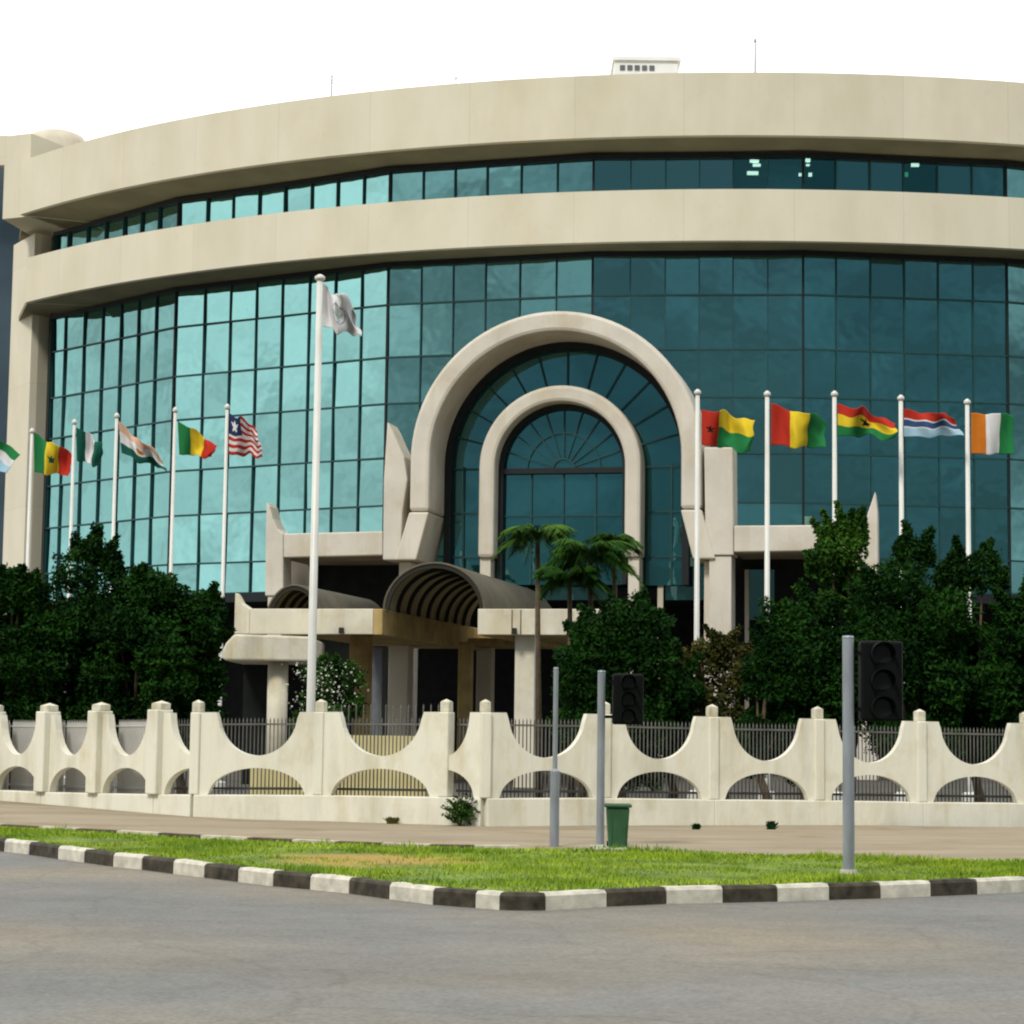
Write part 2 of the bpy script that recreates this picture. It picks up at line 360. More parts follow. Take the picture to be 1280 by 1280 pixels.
# grass blades
def grass():
    n = 90000
    px = RNG.uniform(-150, 1490, n); t = RNG.uniform(0.0, 1, n)
    A = np.array([[*interp_front(x)[:2]] for x in np.linspace(-150, 1490, 400)]); B = np.array([[*back_at(x)[:2]] for x in np.linspace(-150, 1490, 400)])
    g = np.linspace(-150, 1490, 400)
    ax = np.interp(px, g, A[:, 0]); ay = np.interp(px, g, A[:, 1])+KW-.01; bx = np.interp(px, g, B[:, 0]); by = np.interp(px, g, B[:, 1])+.05
    x = ax+(bx-ax)*t; y = ay+(by-ay)*t
    d = np.hypot((x-bare.x)/1.3, (y-bare.y)/1.3)
    cl = np.sin(x*1.7+np.sin(y*1.3)*2)*np.sin(y*2.1+x*.6)
    d2 = np.clip((1.15+.35*np.sin(x*4.3+y*2.1)+.25*np.sin(y*7-x*3)-d)*1.3, 0, 1)
    keep = (RNG.uniform(0, 1, n) > d2*.85) & (RNG.uniform(0, 1, n) < .80+.25*cl)
    x = x[keep]; y = y[keep]; cl = cl[keep]; n = len(x)
    tus = np.maximum(0, np.sin(x*5.1+np.sin(y*3.7)*2.2)*np.sin(y*6.3+np.cos(x*2.9)*2))**3
    h = RNG.uniform(.02, .055, n)*(1+.5*cl)*(1+1.1*tus); w = RNG.uniform(.006, .014, n)
    an = RNG.uniform(0, math.pi, n); lean = RNG.normal(0, .022, (n, 2))
    z = np.full(n, .012)
    V = np.zeros((n, 3, 3)); ca, sa = np.cos(an), np.sin(an)
    V[:, 0] = np.stack([x-ca*w, y-sa*w, z], 1); V[:, 1] = np.stack([x+ca*w, y+sa*w, z], 1); V[:, 2] = np.stack([x+lean[:, 0], y+lean[:, 1], z+h], 1)
    me = bpy.data.meshes.new('grass'); me.vertices.add(n*3); me.vertices.foreach_set('co', V.ravel())
    me.loops.add(n*3); me.loops.foreach_set('vertex_index', np.arange(n*3)); me.polygons.add(n)
    me.polygons.foreach_set('loop_start', np.arange(n)*3); me.update(calc_edges=True)
    gm = mat('grass_blade', (.13, .28, .010), .7, .4, .9, 0, col2=(.32, .42, .030), spec=.2)
    me.materials.append(gm)
    o = bpy.data.objects.new('grass', me); COL.objects.link(o)
    tag(o, 'bright green grass on the verge between the striped kerb and the pavement', 'grass', kind='stuff')
grass()

# ------------------------------------------------------------------ building
CX, CY, R, DB = 9.0759, 106.5015, 35.092, 3.01
RB = R+DB
H = dict(top=22.94, b1bot=20.80, rtop=21.05, b2top=19.03, b2bot=17.29, gtop=17.66, r1=16.16, r2=14.29, r3=12.65, r4=10.74, r5=9.07, r6=7.27, gbot=6.15)
def hit_a(x, y, r):
    d = ray(x, y); a = d.x**2+d.y**2; b = -2*(d.x*CX+d.y*CY); c = CX*CX+CY*CY-r*r; D = b*b-4*a*c
    t = (-b-math.sqrt(max(D, 0)))/(2*a); return math.atan2(d.x*t-CX, CY-d.y*t)
def cyl(a, r, z): return (CX+r*math.sin(a), CY-r*math.cos(a), z)
KB = 1.026
for k_ in ('b1bot', 'top', 'b2top', 'b2bot'): H[k_] = CAMZ+(H[k_]-CAMZ)*KB
def cylB(a, off, z): r = RB*KB+off; return (CX*KB+r*math.sin(a), CY*KB-r*math.cos(a), z)
A_L = hit_a(24, 300, RB); A_R = rad(34)
AG_L = hit_a(67, 400, R)
building = thing('office_building', (CX, CY-R, 0), 'wide curved office building with cream bands and teal mirror glass behind the white fence', 'building')
def ring_part(name, prof, a0, a1, m, n=90, smooth=False, parent=building, bevel=0, close=True, facet=False):
    """prof: list of (r,z) points, swept round the axis"""
    mb = MB(); vs = []; uvs = []; k = len(prof)
    aa = [a0+(a1-a0)*i/n for i in range(n+1)] if not facet else MA
    n = len(aa)-1
    for i in range(n+1):
        a = aa[i]
        for j, (r, z) in enumerate(prof):
            if isinstance(r, str): off = float(r); vs.append(cylB(a, off, z))
            else:
                off = r-RB; vs.append(cyl(a, r if not facet else r-R+rfac(a), z))
            uvs.append((a*RB, z + off))
    fs = []
    for i in range(n):
        for j in range(k if close else k-1):
            fs.append((i*k+j, (i+1)*k+j, (i+1)*k+(j+1) % k, i*k+(j+1) % k))
    if close: fs += [tuple(range(k-1, -1, -1)), tuple(n*k+j for j in range(k))]
    mb.add(vs, fs, 0, uvs)
    return mb.build(name, m, parent, smooth, bevel)
ring_part('parapet_band', [(R-.6, H['rtop']+.02), ('-.1', H['b1bot']), ('0', H['b1bot']+.03), ('0', H['top']), ('-.35', H['top']), ('-.4', H['top']-.6), (R-.6, H['top']-.6)], A_L, A_R, STONE)
ring_part('spandrel_band', [(R-.6, H['gtop']+.02), ('-.1', H['b2bot']), ('0', H['b2bot']+.03), ('0', H['b2top']), ('-.3', H['b2top']), (R-.6, H['b2top']-.25)], hit_a(33, 350, RB), A_R, STONE)
UNDER = mat('olive_shade_soffit', (.22, .20, .13), .95, .15, .7)  # darker olive: the shade under the bands is put into this colour
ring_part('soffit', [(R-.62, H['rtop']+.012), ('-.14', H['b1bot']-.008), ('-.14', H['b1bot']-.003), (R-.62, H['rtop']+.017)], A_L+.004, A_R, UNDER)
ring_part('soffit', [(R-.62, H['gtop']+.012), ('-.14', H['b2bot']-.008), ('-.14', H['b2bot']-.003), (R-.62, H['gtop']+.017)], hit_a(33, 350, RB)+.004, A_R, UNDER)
# mullion angles from the photograph, extended both ways
MX = [86,106.8,128.3,151,173.7,197.5,225,257,287.2,318.4,350.3,384.6,418.2,453,488,528,567,607,650,696,742,788.4,832,874.5,916.7,960,1003.5,1045.7,1089,1131.5,1173.5,1216,1256.6]
MA = [hit_a(x, 230, R) for x in MX]
MA = [AG_L] + MA
st = (MA[-1]-MA[-9])/8
while MA[-1] < A_R-.02: MA.append(MA[-1]+st)
HEAVY = {7, 15, 21, 27, 33}
HB = [0]+sorted(HEAVY)+[k for k in range(39, len(MA)-1, 6)]+[len(MA)-1]
def rfac(a):
    for p, q in zip(HB[:-1], HB[1:]):
        if MA[p]-1e-6 <= a <= MA[q]+1e-6:
            m_, h_ = (MA[p]+MA[q])/2, (MA[q]-MA[p])/2; return R*math.cos(h_)/math.cos(a-m_)
    return R
rows = [H['gbot'], H['r6'], H['r5'], H['r4'], H['r3'], H['r2'], H['r1'], H['gtop']]
LIT = {25, 26, 27, 30}     # ribbon windows where lamps show inside
def pane(mb, a0, a1, z0, z1, r, mi=0, amp=1.):
    tl, tb = RNG.normal(0, .007*amp), RNG.normal(0, .008*amp)
    c = []
    for a, z, sa, sz in ((a0, z0, -1, -1), (a1, z0, 1, -1), (a1, z1, 1, 1), (a0, z1, -1, 1)):
        c.append(cyl(a, r - R + rfac(a) + sa*tl + sz*tb, z))
    mb.add(c, [(0, 1, 2, 3)], mi)
for i in range(len(MA)-1):
    a0, a1 = MA[i], MA[i+1]
    mb = MB()
    for k in range(len(rows)-1): pane(mb, a0, a1, rows[k], rows[k+1], R)
    b = mb.build('curtain_wall_bay', GLASS, building)
    mb = MB(); pane(mb, a0, a1, H['b2top']-.6, H['rtop'], R-.03)
    mb.build('ribbon_window', GLASSR if i in LIT else GLASS, building)
for i, a in enumerate(MA):
    w = .07 if i in HEAVY else .036; d = .08
    for z0, z1, nm in ((rows[0], rows[-1], 'mullion'), (H['b2top']-.24, H['rtop']-.01, 'ribbon_mullion')):
        mb = MB(); vs = []
        for (da, r) in ((-w/2/R, R-.06), (-w/2/R, R+d), (w/2/R, R+d), (w/2/R, R-.06)):
            vs.append(cyl(a+da, r-R+rfac(a), z0)); 
        vs += [(x, y, z1) for x, y, _ in vs]
        mb.add(vs, [(0,1,5,4)[::-1], (1,2,6,5)[::-1], (2,3,7,6)[::-1], (3,0,4,7)[::-1], (4,5,6,7)[::-1]])
        mb.build(nm, BLACKF if i in HEAVY else FRAME, building)
for z in rows[:-1]:
    ring_part('transom', [(R-.05, z-.028), (R+.07, z-.028), (R+.07, z+.028), (R-.05, z+.028)], AG_L, A_R, FRAME, facet=True)
ring_part('glazing_head', [(R-.05, H['gtop']-.16), (R+.13, H['gtop']-.16), (R+.13, H['gtop']+.0), (R-.05, H['gtop']+.0)], AG_L, A_R, BLACKF, facet=True)
ring_part('ribbon_head', [(R-.05, H['rtop']-.15), (R+.13, H['rtop']-.15), (R+.13, H['rtop']), (R-.05, H['rtop'])], AG_L, A_R, BLACKF, facet=True)
# dark room behind the lit ribbon windows with lamps
lamp_m = emit_mat('ceiling_lamp_light', (.9, 1, .85), 1.6)
for (x, y, w, h, m_) in ((943,201,16,3,0),(946,206,14,3,0),(941,216,20,4,0),(1010,200,8,4,0),(1010,206,6,2,0),(1001,218,7,3,0),(1013,218,6,4,0),(1144,206,14,4,0),(1131,218,12,5,1)):
    a = hit_a(x, y, R-1.2); z = zat(x, y, CY-(R-1.2)*math.cos(a)); s_ = .0375*.7*w*.75; 
    mb = MB(); p0 = Vector(cyl(a-s_/2/R, R-1.2, z)); p1 = Vector(cyl(a+s_/2/R, R-1.2, z)); hh = h*.0135
    mb.box((p0.x, p0.y-.02, z-hh), (p1.x, p0.y+.1, z+hh))
    mb.build('ceiling_lamp', lamp_m if m_ == 0 else emit_mat('green_sign_light', (.15, .7, .3), .5), building)
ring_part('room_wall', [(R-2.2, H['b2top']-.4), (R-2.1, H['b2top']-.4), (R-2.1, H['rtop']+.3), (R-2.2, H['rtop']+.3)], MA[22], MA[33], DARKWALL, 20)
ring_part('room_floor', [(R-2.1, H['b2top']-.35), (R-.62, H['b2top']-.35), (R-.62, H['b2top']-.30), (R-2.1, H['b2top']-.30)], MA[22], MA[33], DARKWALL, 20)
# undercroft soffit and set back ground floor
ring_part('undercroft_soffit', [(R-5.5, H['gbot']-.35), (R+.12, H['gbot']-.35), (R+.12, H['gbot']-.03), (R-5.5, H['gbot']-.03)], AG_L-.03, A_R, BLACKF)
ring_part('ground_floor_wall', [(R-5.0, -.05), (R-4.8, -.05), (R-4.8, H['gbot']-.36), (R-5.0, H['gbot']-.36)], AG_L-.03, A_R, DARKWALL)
# roof and body
mb = MB(); n = 60
pts = [cyl(A_L+(A_R-A_L)*i/n, R-.4, H['top']-.65) for i in range(n+1)]
pb = [(CX+(p[0]-CX)*.8, CY+8+i*0, p[2]) for i, p in enumerate(pts)]
vs = pts+pb; mb.add(vs, [(i, i+1, n+2+i, n+1+i) for i in range(n)])
mb.build('roof', STONE2, building)
mb = MB(); e0, e1 = cyl(A_L, R-.7, 0), pb[0]
mb.add([(e0[0]-.0, e0[1], -.05), (e1[0], e1[1], -.05), (e1[0], e1[1], H['top']-.66), (e0[0], e0[1], H['top']-.66)], [(0, 1, 2, 3)])
f0, f1 = cyl(A_R, R-.7, 0), pb[-1]
mb.add([(f0[0], f0[1], -.05), (f1[0], f1[1], -.05), (f1[0], f1[1], H['top']-.66), (f0[0], f0[1], H['top']-.66)], [(0, 1, 2, 3)])
mb.add([(pb[0][0], pb[0][1], -.05), (pb[-1][0], pb[-1][1], -.05), (pb[-1][0], pb[-1][1], H['top']-.66), (pb[0][0], pb[0][1], H['top']-.66)], [(0, 1, 2, 3)])
mb.build('rear_wall', STONE2, building)
# left end pier: rounded vertical slab under the bands
def pier_pts():
    A = atY(14, 500, 88); 
    return A
def vprism(name, pts, z0, z1, m, parent, bevel=0, smooth=False):
    mb = MB(); n = len(pts); vs = [(x, y, z0) for x, y in pts]+[(x, y, z1) for x, y in pts]
    uv = []; c = 0
    for i, p in enumerate(pts):
        uv.append((c, z0)); 
        q = pts[(i+1) % n]; c += math.hypot(q[0]-p[0], q[1]-p[1])
    uv = uv+[(u, z1) for u, _ in uv]
    mb.add(vs, [tuple(range(n))[::-1], tuple(range(n, 2*n))]+[(i, (i+1) % n, (i+1) % n+n, i+n) for i in range(n)], 0, uv)
    return mb.build(name, m, parent, smooth, bevel)
pE = Vector(cylB(A_L, -.25, 0)); YE = pE.y
GE = Vector(cyl(AG_L, R, 0)); YG = GE.y
P1 = atY(11, 480, YG+2.6); P2 = atY(45, 480, YG+.35); P3 = atY(60, 480, YG+.9); P4 = atY(30, 480, YG+4.0)
vprism('end_pier', [(P1.x, P1.y), (P2.x-.25, P2.y), (P2.x+.0, P2.y+.15), (P3.x, P3.y), (P4.x, P4.y)], -.05, H['rtop']+.05, STONE, building)
vprism('return_wall', [(P3.x-.05, P3.y+.02), (GE.x-.06, GE.y-.12), (GE.x-.06, GE.y+.3), (P3.x, P3.y+1.2)], -.05, H['rtop']+.03, BLACKF, building)
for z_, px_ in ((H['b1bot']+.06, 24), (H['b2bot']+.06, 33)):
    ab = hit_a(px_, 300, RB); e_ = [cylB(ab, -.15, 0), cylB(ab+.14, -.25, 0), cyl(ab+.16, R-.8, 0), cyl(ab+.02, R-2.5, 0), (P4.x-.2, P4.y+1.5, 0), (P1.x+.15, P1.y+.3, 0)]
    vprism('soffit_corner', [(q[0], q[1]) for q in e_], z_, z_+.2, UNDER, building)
ge = cyl(AG_L-.03, R-4.9, 0)
vprism('undercroft_end_wall', [(P4.x, P4.y), (P3.x+.05, P3.y+1.1), (ge[0]+.2, ge[1]), (ge[0], ge[1]+.3)], -.05, H['gbot']+.2, DARKWALL, building)
Q1 = atY(5, 220, YE+.5); Q2 = atY(26, 220, YE); 
vprism('end_block', [(Q1.x, Q1.y), (Q2.x+.35, Q2.y+.02), (Q2.x+1.6, Q2.y+2.6), (Q1.x+.6, Q1.y+3.5)], H['b1bot'], zat(18, 166, YE), STONE, building)
G1 = atY(-60, 400, YE+7.5); G2 = atY(40, 400, YE+7.4)+Vector((1.2, 0, 0))
vprism('side_glazing', [(G1.x, G1.y), (G2.x-1.0, G2.y), (G2.x-1.0, G2.y+.4), (G1.x, G1.y+.4)], 0, zat(4, 207, YE+7.5), mat('side_dark_glass', (.05, .075, .10), .2, .2, .5, spec=.6), building)
vprism('rear_pier', [(atY(-60, 400, YE+5).x, YE+4.9), (atY(3, 400, YE+5).x, YE+4.9), (atY(3, 400, YE+5).x, YE+5.3), (atY(-60, 400, YE+5).x, YE+5.3)], zat(4, 207, YE+5), zat(4, 170, YE+5), STONE, building)
d1 = atY(0, 300, YE+3)
# rooftop lump behind the parapet on the left (rounded stair head)
mb = MB(); c = atY(72, 172, YE+7); rx = 3.4*.45
prof = [(0, 1), (.45, .97), (.75, .86), (.93, .6), (1, 0)]
seg = 24; vs = []
zt = zat(70, 157, YE+7)
for r_, h_ in prof:
    for k in range(seg):
        t = 2*math.pi*k/seg; vs.append((c.x+math.cos(t)*r_*1.45, c.y+math.sin(t)*r_*1.6, zt-.28-1.6+h_*1.6 if r_ < 1 else zt-2.6))
mb.add(vs, [(j*seg+k, (j+1)*seg+k, (j+1)*seg+(k+1) % seg, j*seg+(k+1) % seg) for j in range(4) for k in range(seg)])
mb.build('stair_head', STONE2, building, smooth=True)

# rooftop plant box and antennas (their own things)
yb = 74
pl = thing('rooftop_plant_box', atY(810, 95, yb), 'white plant cabin standing on the flat roof', 'cabin')
c0, c1 = atY(768, 70, yb), atY(848, 70, yb)
mb = MB(); zt = c0.z-.02; mb.box((c0.x, yb, H['top']-.65), (c1.x, yb+2, zt-.14)); mb.build('cabin_body', WHITEM, pl, bevel=.02)
mb = MB(); mb.box((c0.x-.06, yb-.08, zt-.139), (c1.x+.10, yb+2.1, zt)); mb.build('cabin_roof', WHITEM, pl)
mb = MB(); l0 = atY(775, 84, yb-.03); 
for k in range(5): mb.box((l0.x+k*.26, yb-.03, l0.z-.1), (l0.x+k*.26+.18, yb-.002, l0.z+.08))
mb.build('vent', mat('vent_dark', (.12, .12, .13), .7), pl)
for nm, x, y0, y1, r_, lab in (('rooftop_mast', 944, 50, 96, .045, 'tall thin mast on the roof right of the white cabin'), ('rooftop_aerial', 415, 92, 122, .045, 'short aerial on the roof edge above the tall white flag'), ('rooftop_lightning_rod', 570, 97, 110, .03, 'tiny rod on the roof edge left of the white cabin')):
    a = hit_a(x, y1, R+1); Y = CY-(R+1)*math.cos(a); p = atY(x, y0, Y)
    t = thing(nm, (p.x, p.y, H['top']-.65), lab, 'antenna')
    mb = MB(); mb.tube([(p.x, p.y, H['top']-.64), (p.x, p.y, p.z)], [r_, r_*.6], 8); mb.build('pole', mat('antenna_grey', (.4, .42, .42), .5, .1), t)
    mb = MB()
    if nm == 'rooftop_aerial':
        for q in (.3, .6, .85): mb.tube([(p.x-.22*q, p.y, p.z-q*.4), (p.x+.22*q, p.y, p.z-q*.4)], .012, 6)
    else: mb.tube([(p.x, p.y, p.z-.06), (p.x, p.y, p.z+.05)], [r_*1.4, r_*.9], 8)
    mb.build('tip', MATS['antenna_grey'], t)

# ------------------------------------------------------------------ portal
AP = hit_a(700, 560, R)
On = Vector((math.sin(AP), -math.cos(AP), 0)); Ot = Vector((math.cos(AP), math.sin(AP), 0))
O0 = Vector((CX, CY, 0)) + On*R
def PT(u, w, z): p = O0+Ot*u+On*w; return (p.x, p.y, z)
def onp(x, y, w):
    d = ray(x, y); q = O0+On*w; t = (q-CAM).dot(On)/d.dot(On); P = CAM+d*t
    return ((P-O0).dot(Ot), P.z)
W1 = 3.0
portal = building
uL, _ = onp(512, 590, W1); uR, _ = onp(877, 570, W1); U0 = (uL+uR)/2; RO = (uR-uL)/2
_, zC = onp(703, 388, W1); zS = zC-RO
uLi, _ = onp(534, 590, W1); RI = U0-uLi
RI = RO - ((RO-RI)*.5 + .5*(onp(703, 388, W1)[1]-onp(703, 416, W1)[1]))
zleg = onp(530, 639, W1)[1]
def arch(name, ro, ri, u0, zs, zbot, w0, w1, m, seg=48, bevel=.06):
    top = [(u0-ro, zbot)]+[(u0-ro*math.cos(math.pi*k/seg), zs+ro*math.sin(math.pi*k/seg)) for k in range(seg+1)]+[(u0+ro, zbot)]
    bot = [(u0-ri, zbot)]+[(u0-ri*math.cos(math.pi*k/seg), zs+ri*math.sin(math.pi*k/seg)) for k in range(seg+1)]+[(u0+ri, zbot)]
    mb = MB(PT); mb.strip(top, bot, w1, w0); return mb.build(name, m, portal, bevel=bevel)
arch('outer_arch', RO, RI, U0, zS, zleg, .35, W1, PORTAL, bevel=.12)
arch('arch_frame', RI-.003, RI-.24, U0, zS, 6.2, .55, .95, BLACKF, bevel=0)
z700 = onp(520, 700, W1)[1]
for s in (-1, 1):
    mb = MB(PT); k = .45*s; t0 = .03
    q = [(U0+s*RO, zleg-t0), (U0+s*RI, zleg-t0), (U0+s*RI+k*.9, z700), (U0+s*RO+k, z700)]
    if s < 0: q = [q[0], q[3], q[2], q[1]]
    mb.prism(q if s > 0 else q, W1, .4); mb.build('arch_foot', PORTAL, portal, bevel=.05)
    mb = MB(PT); a_, b_ = sorted((U0+s*(RI+.25)+k, U0+s*RO+k)); mb.box((a_, 1.4, -.05), (b_, 2.5, z700-.02)); mb.build('portal_column', PORTAL, portal, bevel=.04)
# inner arch
W2 = 1.9
vL = onp(598, 600, W2)[0]; vR = onp(801, 600, W2)[0]; V0 = (vL+vR)/2; QO = (vR-vL)/2
zC2 = onp(706, 481, W2)[1]; zS2 = zC2-QO; QI = QO-(zC2-onp(706, 501, W2)[1])*1.02
zb2 = onp(620, 697, W2)[1]
arch('inner_arch', QO, QI, V0, zS2, zb2, .9, W2, PORTAL, bevel=.12)
for s in (-1, 1):
    a_, b_ = sorted((V0+s*(QI+.12), V0+s*(QO-.05))); mb = MB(PT); mb.box((a_, 1.0, -.05), (b_, 1.75, zb2-.0)); mb.build('inner_column', PORTAL, portal, bevel=.04)
# portal glazing (flat screens) with fan bars
def half_disc(u0, zs, r, zbot, w, m, name, grid):
    mb = MB(PT); n = 40
    pts = [(u0-r, zbot)]+[(u0-r*math.cos(math.pi*k/n), zs+r*math.sin(math.pi*k/n)) for k in range(n+1)]+[(u0+r, zbot)]
    mb.add([(u, w, z) for u, z in pts], [tuple(range(len(pts)))[::-1]])
    return mb.build(name, m, portal)
ow = half_disc(U0, zS, RI-.1, 6.2, .62, GLASSP, 'portal_window', 0)
iw = half_disc(V0, zS2, QI+.1, 6.2, 1.02, GLASSP, 'entrance_window', 0)
def bar(mb, p, q, w0, w1, th):
    d = Vector((q[0]-p[0], q[1]-p[1])).normalized(); n = Vector((-d.y, d.x))*th/2
    mb.prism([(p[0]+n.x, p[1]+n.y), (p[0]-n.x, p[1]-n.y), (q[0]-n.x, q[1]-n.y), (q[0]+n.x, q[1]+n.y)], w0, w1)
def sub(mb, name, m, par):
    o = mb.build(name, m); o.parent = par; return o
zT = onp(706, 588, 1.0)[1]
mb = MB(PT)
for k in range(1, 12):
    a = math.pi*k/12
    bar(mb, (U0-QO*.9*math.cos(a), zS+QO*.9*math.sin(a)), (U0-(RI-.2)*math.cos(a), zS+(RI-.2)*math.sin(a)), .70, .625, .06)
sub(mb, 'fan_bars', FRAME, ow)
mb = MB(PT)
for yy in (587, 642, 697):
    z = onp(585, yy, .62)[1]; mb.box((U0-RI+.1, .63, z-.03), (V0-QO+.1, .70, z+.03)); mb.box((V0+QO-.1, .63, z-.03), (U0+RI-.1, .70, z+.03))
for u in (U0-(RI+QO)/2-.1, U0+(RI+QO)/2+.1): mb.box((u-.03, .632, 6.2), (u+.03, .705, zS))
sub(mb, 'glazing_bars', FRAME, ow)
mb = MB(PT)
for k in range(1, 10):
    a = math.pi*k/10; bar(mb, (V0-.35*math.cos(a), zT+.35*math.sin(a)), (V0-(QI*1.15)*math.cos(a)*1, zT+(QI*1.15)*math.sin(a)) if False else (V0-QI*.98*math.cos(a), zT+(QI*.98+ (zS2-zT))*math.sin(a)), 1.10, 1.03, .045)
for rr in (.38, 1.25):
    for k in range(16):
        a, b = math.pi*k/16, math.pi*(k+1)/16; bar(mb, (V0-rr*math.cos(a), zT+rr*math.sin(a)), (V0-rr*math.cos(b), zT+rr*math.sin(b)), 1.105, 1.035, .06 if rr < 1 else .035)
sub(mb, 'sunburst_bars', FRAME, iw)
mb = MB(PT); mb.box((V0-QI, 1.03, zT-.12), (V0+QI, 1.22, zT+.06)); sub(mb, 'transom_beam', BLACKF, iw)
mb = MB(PT)
for q in (-.5, 0, .5): mb.box((V0+q*QI-.025, 1.03, 6.2), (V0+q*QI+.025, 1.10, zT-.125))
z = onp(706, 645, 1.0)[1]; mb.box((V0-QI, 1.028, z-.02), (V0+QI, 1.095, z+.02))
sub(mb, 'glazing_bars', FRAME, iw)
# black edge frame inside inner arch
arch('inner_arch_frame', QI-.003, QI-.16, V0, zS2, 6.2, 1.03, 1.3, BLACKF, bevel=0)

# wings of the portal: parapet beams and horned posts
def wing_poly(name, pix, w0=W1-.9, w1=W1, m=PORTAL, bevel=.04):
    pts = [onp(x, y, w1) for x, y in pix]
    A = sum(pts[i][0]*pts[(i+1) % len(pts)][1]-pts[(i+1) % len(pts)][0]*pts[i][1] for i in range(len(pts)))
    if A > 0: pts = pts[::-1]
    mb = MB(PT); n = len(pts); mb.prism(pts, w0, w1); return mb.build(name, m, portal, bevel=bevel)
wing_poly('wing_post', [(333,627),(337,633),(341,648),(347,661),(354,667),(354,745),(331,745),(332,660)])
wing_poly('wing_beam', [(354.3,667),(478,664),(478,694),(354.3,697)], W1-.5, W1-.02)
wing_poly('horned_pier', [(484,527),(490,538),(498,556),(505,571),(509,600),(503,640),(500,700),(478.3,700),(479.5,600)], W1-1.3, W1-.04)
wing_poly('wing_beam', [(917.5,657),(1066,656),(1066,688),(917.5,690)], W1-.5, W1-.02)
wing_poly('tall_pier', [(880,559),(916,559),(917,694),(882,694)], W1-1.3, W1-.04)
wing_poly('wing_post', [(1094,614),(1097,640),(1098,760),(1066.4,760),(1066.4,690),(1080,655)])
b0 = onp(356, 700, W1); b1 = onp(478, 700, W1); b2 = onp(917, 692, W1); b3 = onp(1066, 692, W1)
for a_, b_ in ((b0, b1), (b2, b3)):
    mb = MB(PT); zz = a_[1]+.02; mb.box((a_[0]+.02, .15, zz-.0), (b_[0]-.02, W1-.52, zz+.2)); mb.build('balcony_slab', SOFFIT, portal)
p0 = onp(886, 694, W1)[0]; p1 = onp(914, 694, W1)[0]
mb = MB(PT); mb.box((p0, W1-1.2, -.05), (p1, W1-.1, onp(900, 694, W1)[1]-.02)); mb.build('portal_column', PORTAL, portal, bevel=.03)
p0 = onp(334, 745, W1)[0]; p1 = onp(352, 745, W1)[0]
mb = MB(PT); mb.box((p0, W1-.8, -.05), (p1, W1-.05, onp(340, 745, W1)[1]-.01)); mb.build('portal_column', PORTAL, portal, bevel=.03)
p0 = onp(1070, 760, W1)[0]; p1 = onp(1096, 760, W1)[0]
mb = MB(PT); mb.box((p0, W1-.8, -.05), (p1, W1-.05, onp(1080, 760, W1)[1]-.01)); mb.build('portal_column', PORTAL, portal, bevel=.03)
for (x0, x1) in ((356, 505), (917, 1066)):
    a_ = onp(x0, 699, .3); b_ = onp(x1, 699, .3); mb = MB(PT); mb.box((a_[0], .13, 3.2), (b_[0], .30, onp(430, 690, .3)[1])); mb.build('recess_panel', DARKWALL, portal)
# ground floor glazing and side walls seen under the wings
for x0, x1, y0, y1, m_ in ((832, 884, 708, 750, GLASSG), (932, 968, 712, 775, GLASSG), (622, 660, 712, 745, GLASSG), (682, 760, 712, 750, GLASSG)):
    a_ = onp(x0, y0, .4); b_ = onp(x1, y1, .4)
    mb = MB(PT); mb.box((a_[0], .31, b_[1]), (b_[0], .4, a_[1])); mb.build('shopfront_window', m_, portal)
for x0, x1, y0 in ((822, 829, 710), (931, 936, 712)):
    a_ = onp(x0, y0, .55); b_ = onp(x1, y0, .55); mb = MB(PT); mb.box((a_[0], .42, -.05), (b_[0], .55, a_[1])); mb.build('door_post', STONE2, portal)
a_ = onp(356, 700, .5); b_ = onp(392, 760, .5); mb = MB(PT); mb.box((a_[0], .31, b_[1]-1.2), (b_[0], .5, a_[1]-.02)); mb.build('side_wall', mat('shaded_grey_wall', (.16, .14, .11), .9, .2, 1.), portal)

# ------------------------------------------------------------------ porte cochere canopy
WC = None
c_l = atY(478, 762, 55.0); WC = (c_l-O0).dot(On)
def onc(x, y, w=None): return onp(x, y, WC if w is None else w)
canopy = thing('entrance_canopy', PT(onc(540, 800)[0], WC-4, 0), 'cream entrance canopy with two bronze barrel vaults in front of the arched portal', 'canopy')
zt_, zb_ = onc(478, 761)[1], onc(478, 793)[1]
uA, uB = onc(312, 780)[0], onc(478, 780)[0]; uC, uD = onc(597, 780)[0], onc(750, 780)[0]
def cpart(name, f, m, bevel=.02, sm=False):
    mb = MB(PT); f(mb); return mb.build(name, m, canopy, sm, bevel)
LEN = 13.0
cpart('left_fascia', lambda b: b.box((uA, WC-.25, zb_), (uB-.25, WC, zt_)), CANOPY)
hp = [onc(x, y) for x, y in ((309, 794), (332.5, 794), (332.5, 763), (322, 756), (315, 748), (310, 740))]
hz = [(u, z) for u, z in hp]; hz[0] = (hz[0][0], zb_); hz[1] = (uA-.0015, zb_)
hz[2] = (uA-.0015, zt_)
cpart('fascia_horn', lambda b: b.prism([(uA-.42, zb_), (uA-.42, zt_+.42), (uA-.34, zt_+.34), (uA-.22, zt_+.14), (uA-.003, zt_-.002), (uA-.003, zb_)], WC-.3, WC+.003), CANOPY)
cpart('inner_fascia', lambda b: b.box((uB-.245, WC-LEN, zb_-.01), (uB, WC-.0, zt_-.003)), OCHRE)
cpart('left_slab', lambda b: b.box((uA+.1, WC-LEN, zb_+.10), (uB-.25, WC-.255, zb_+.30)), OCHRE)
cpart('right_fascia', lambda b: b.box((uC, WC-.25, zb_), (uD, WC, zt_)), CANOPY)
cpart('right_slab', lambda b: b.box((uC+.25, WC-LEN, zb_+.10), (uD, WC-.255, zb_+.30)), OCHRE)
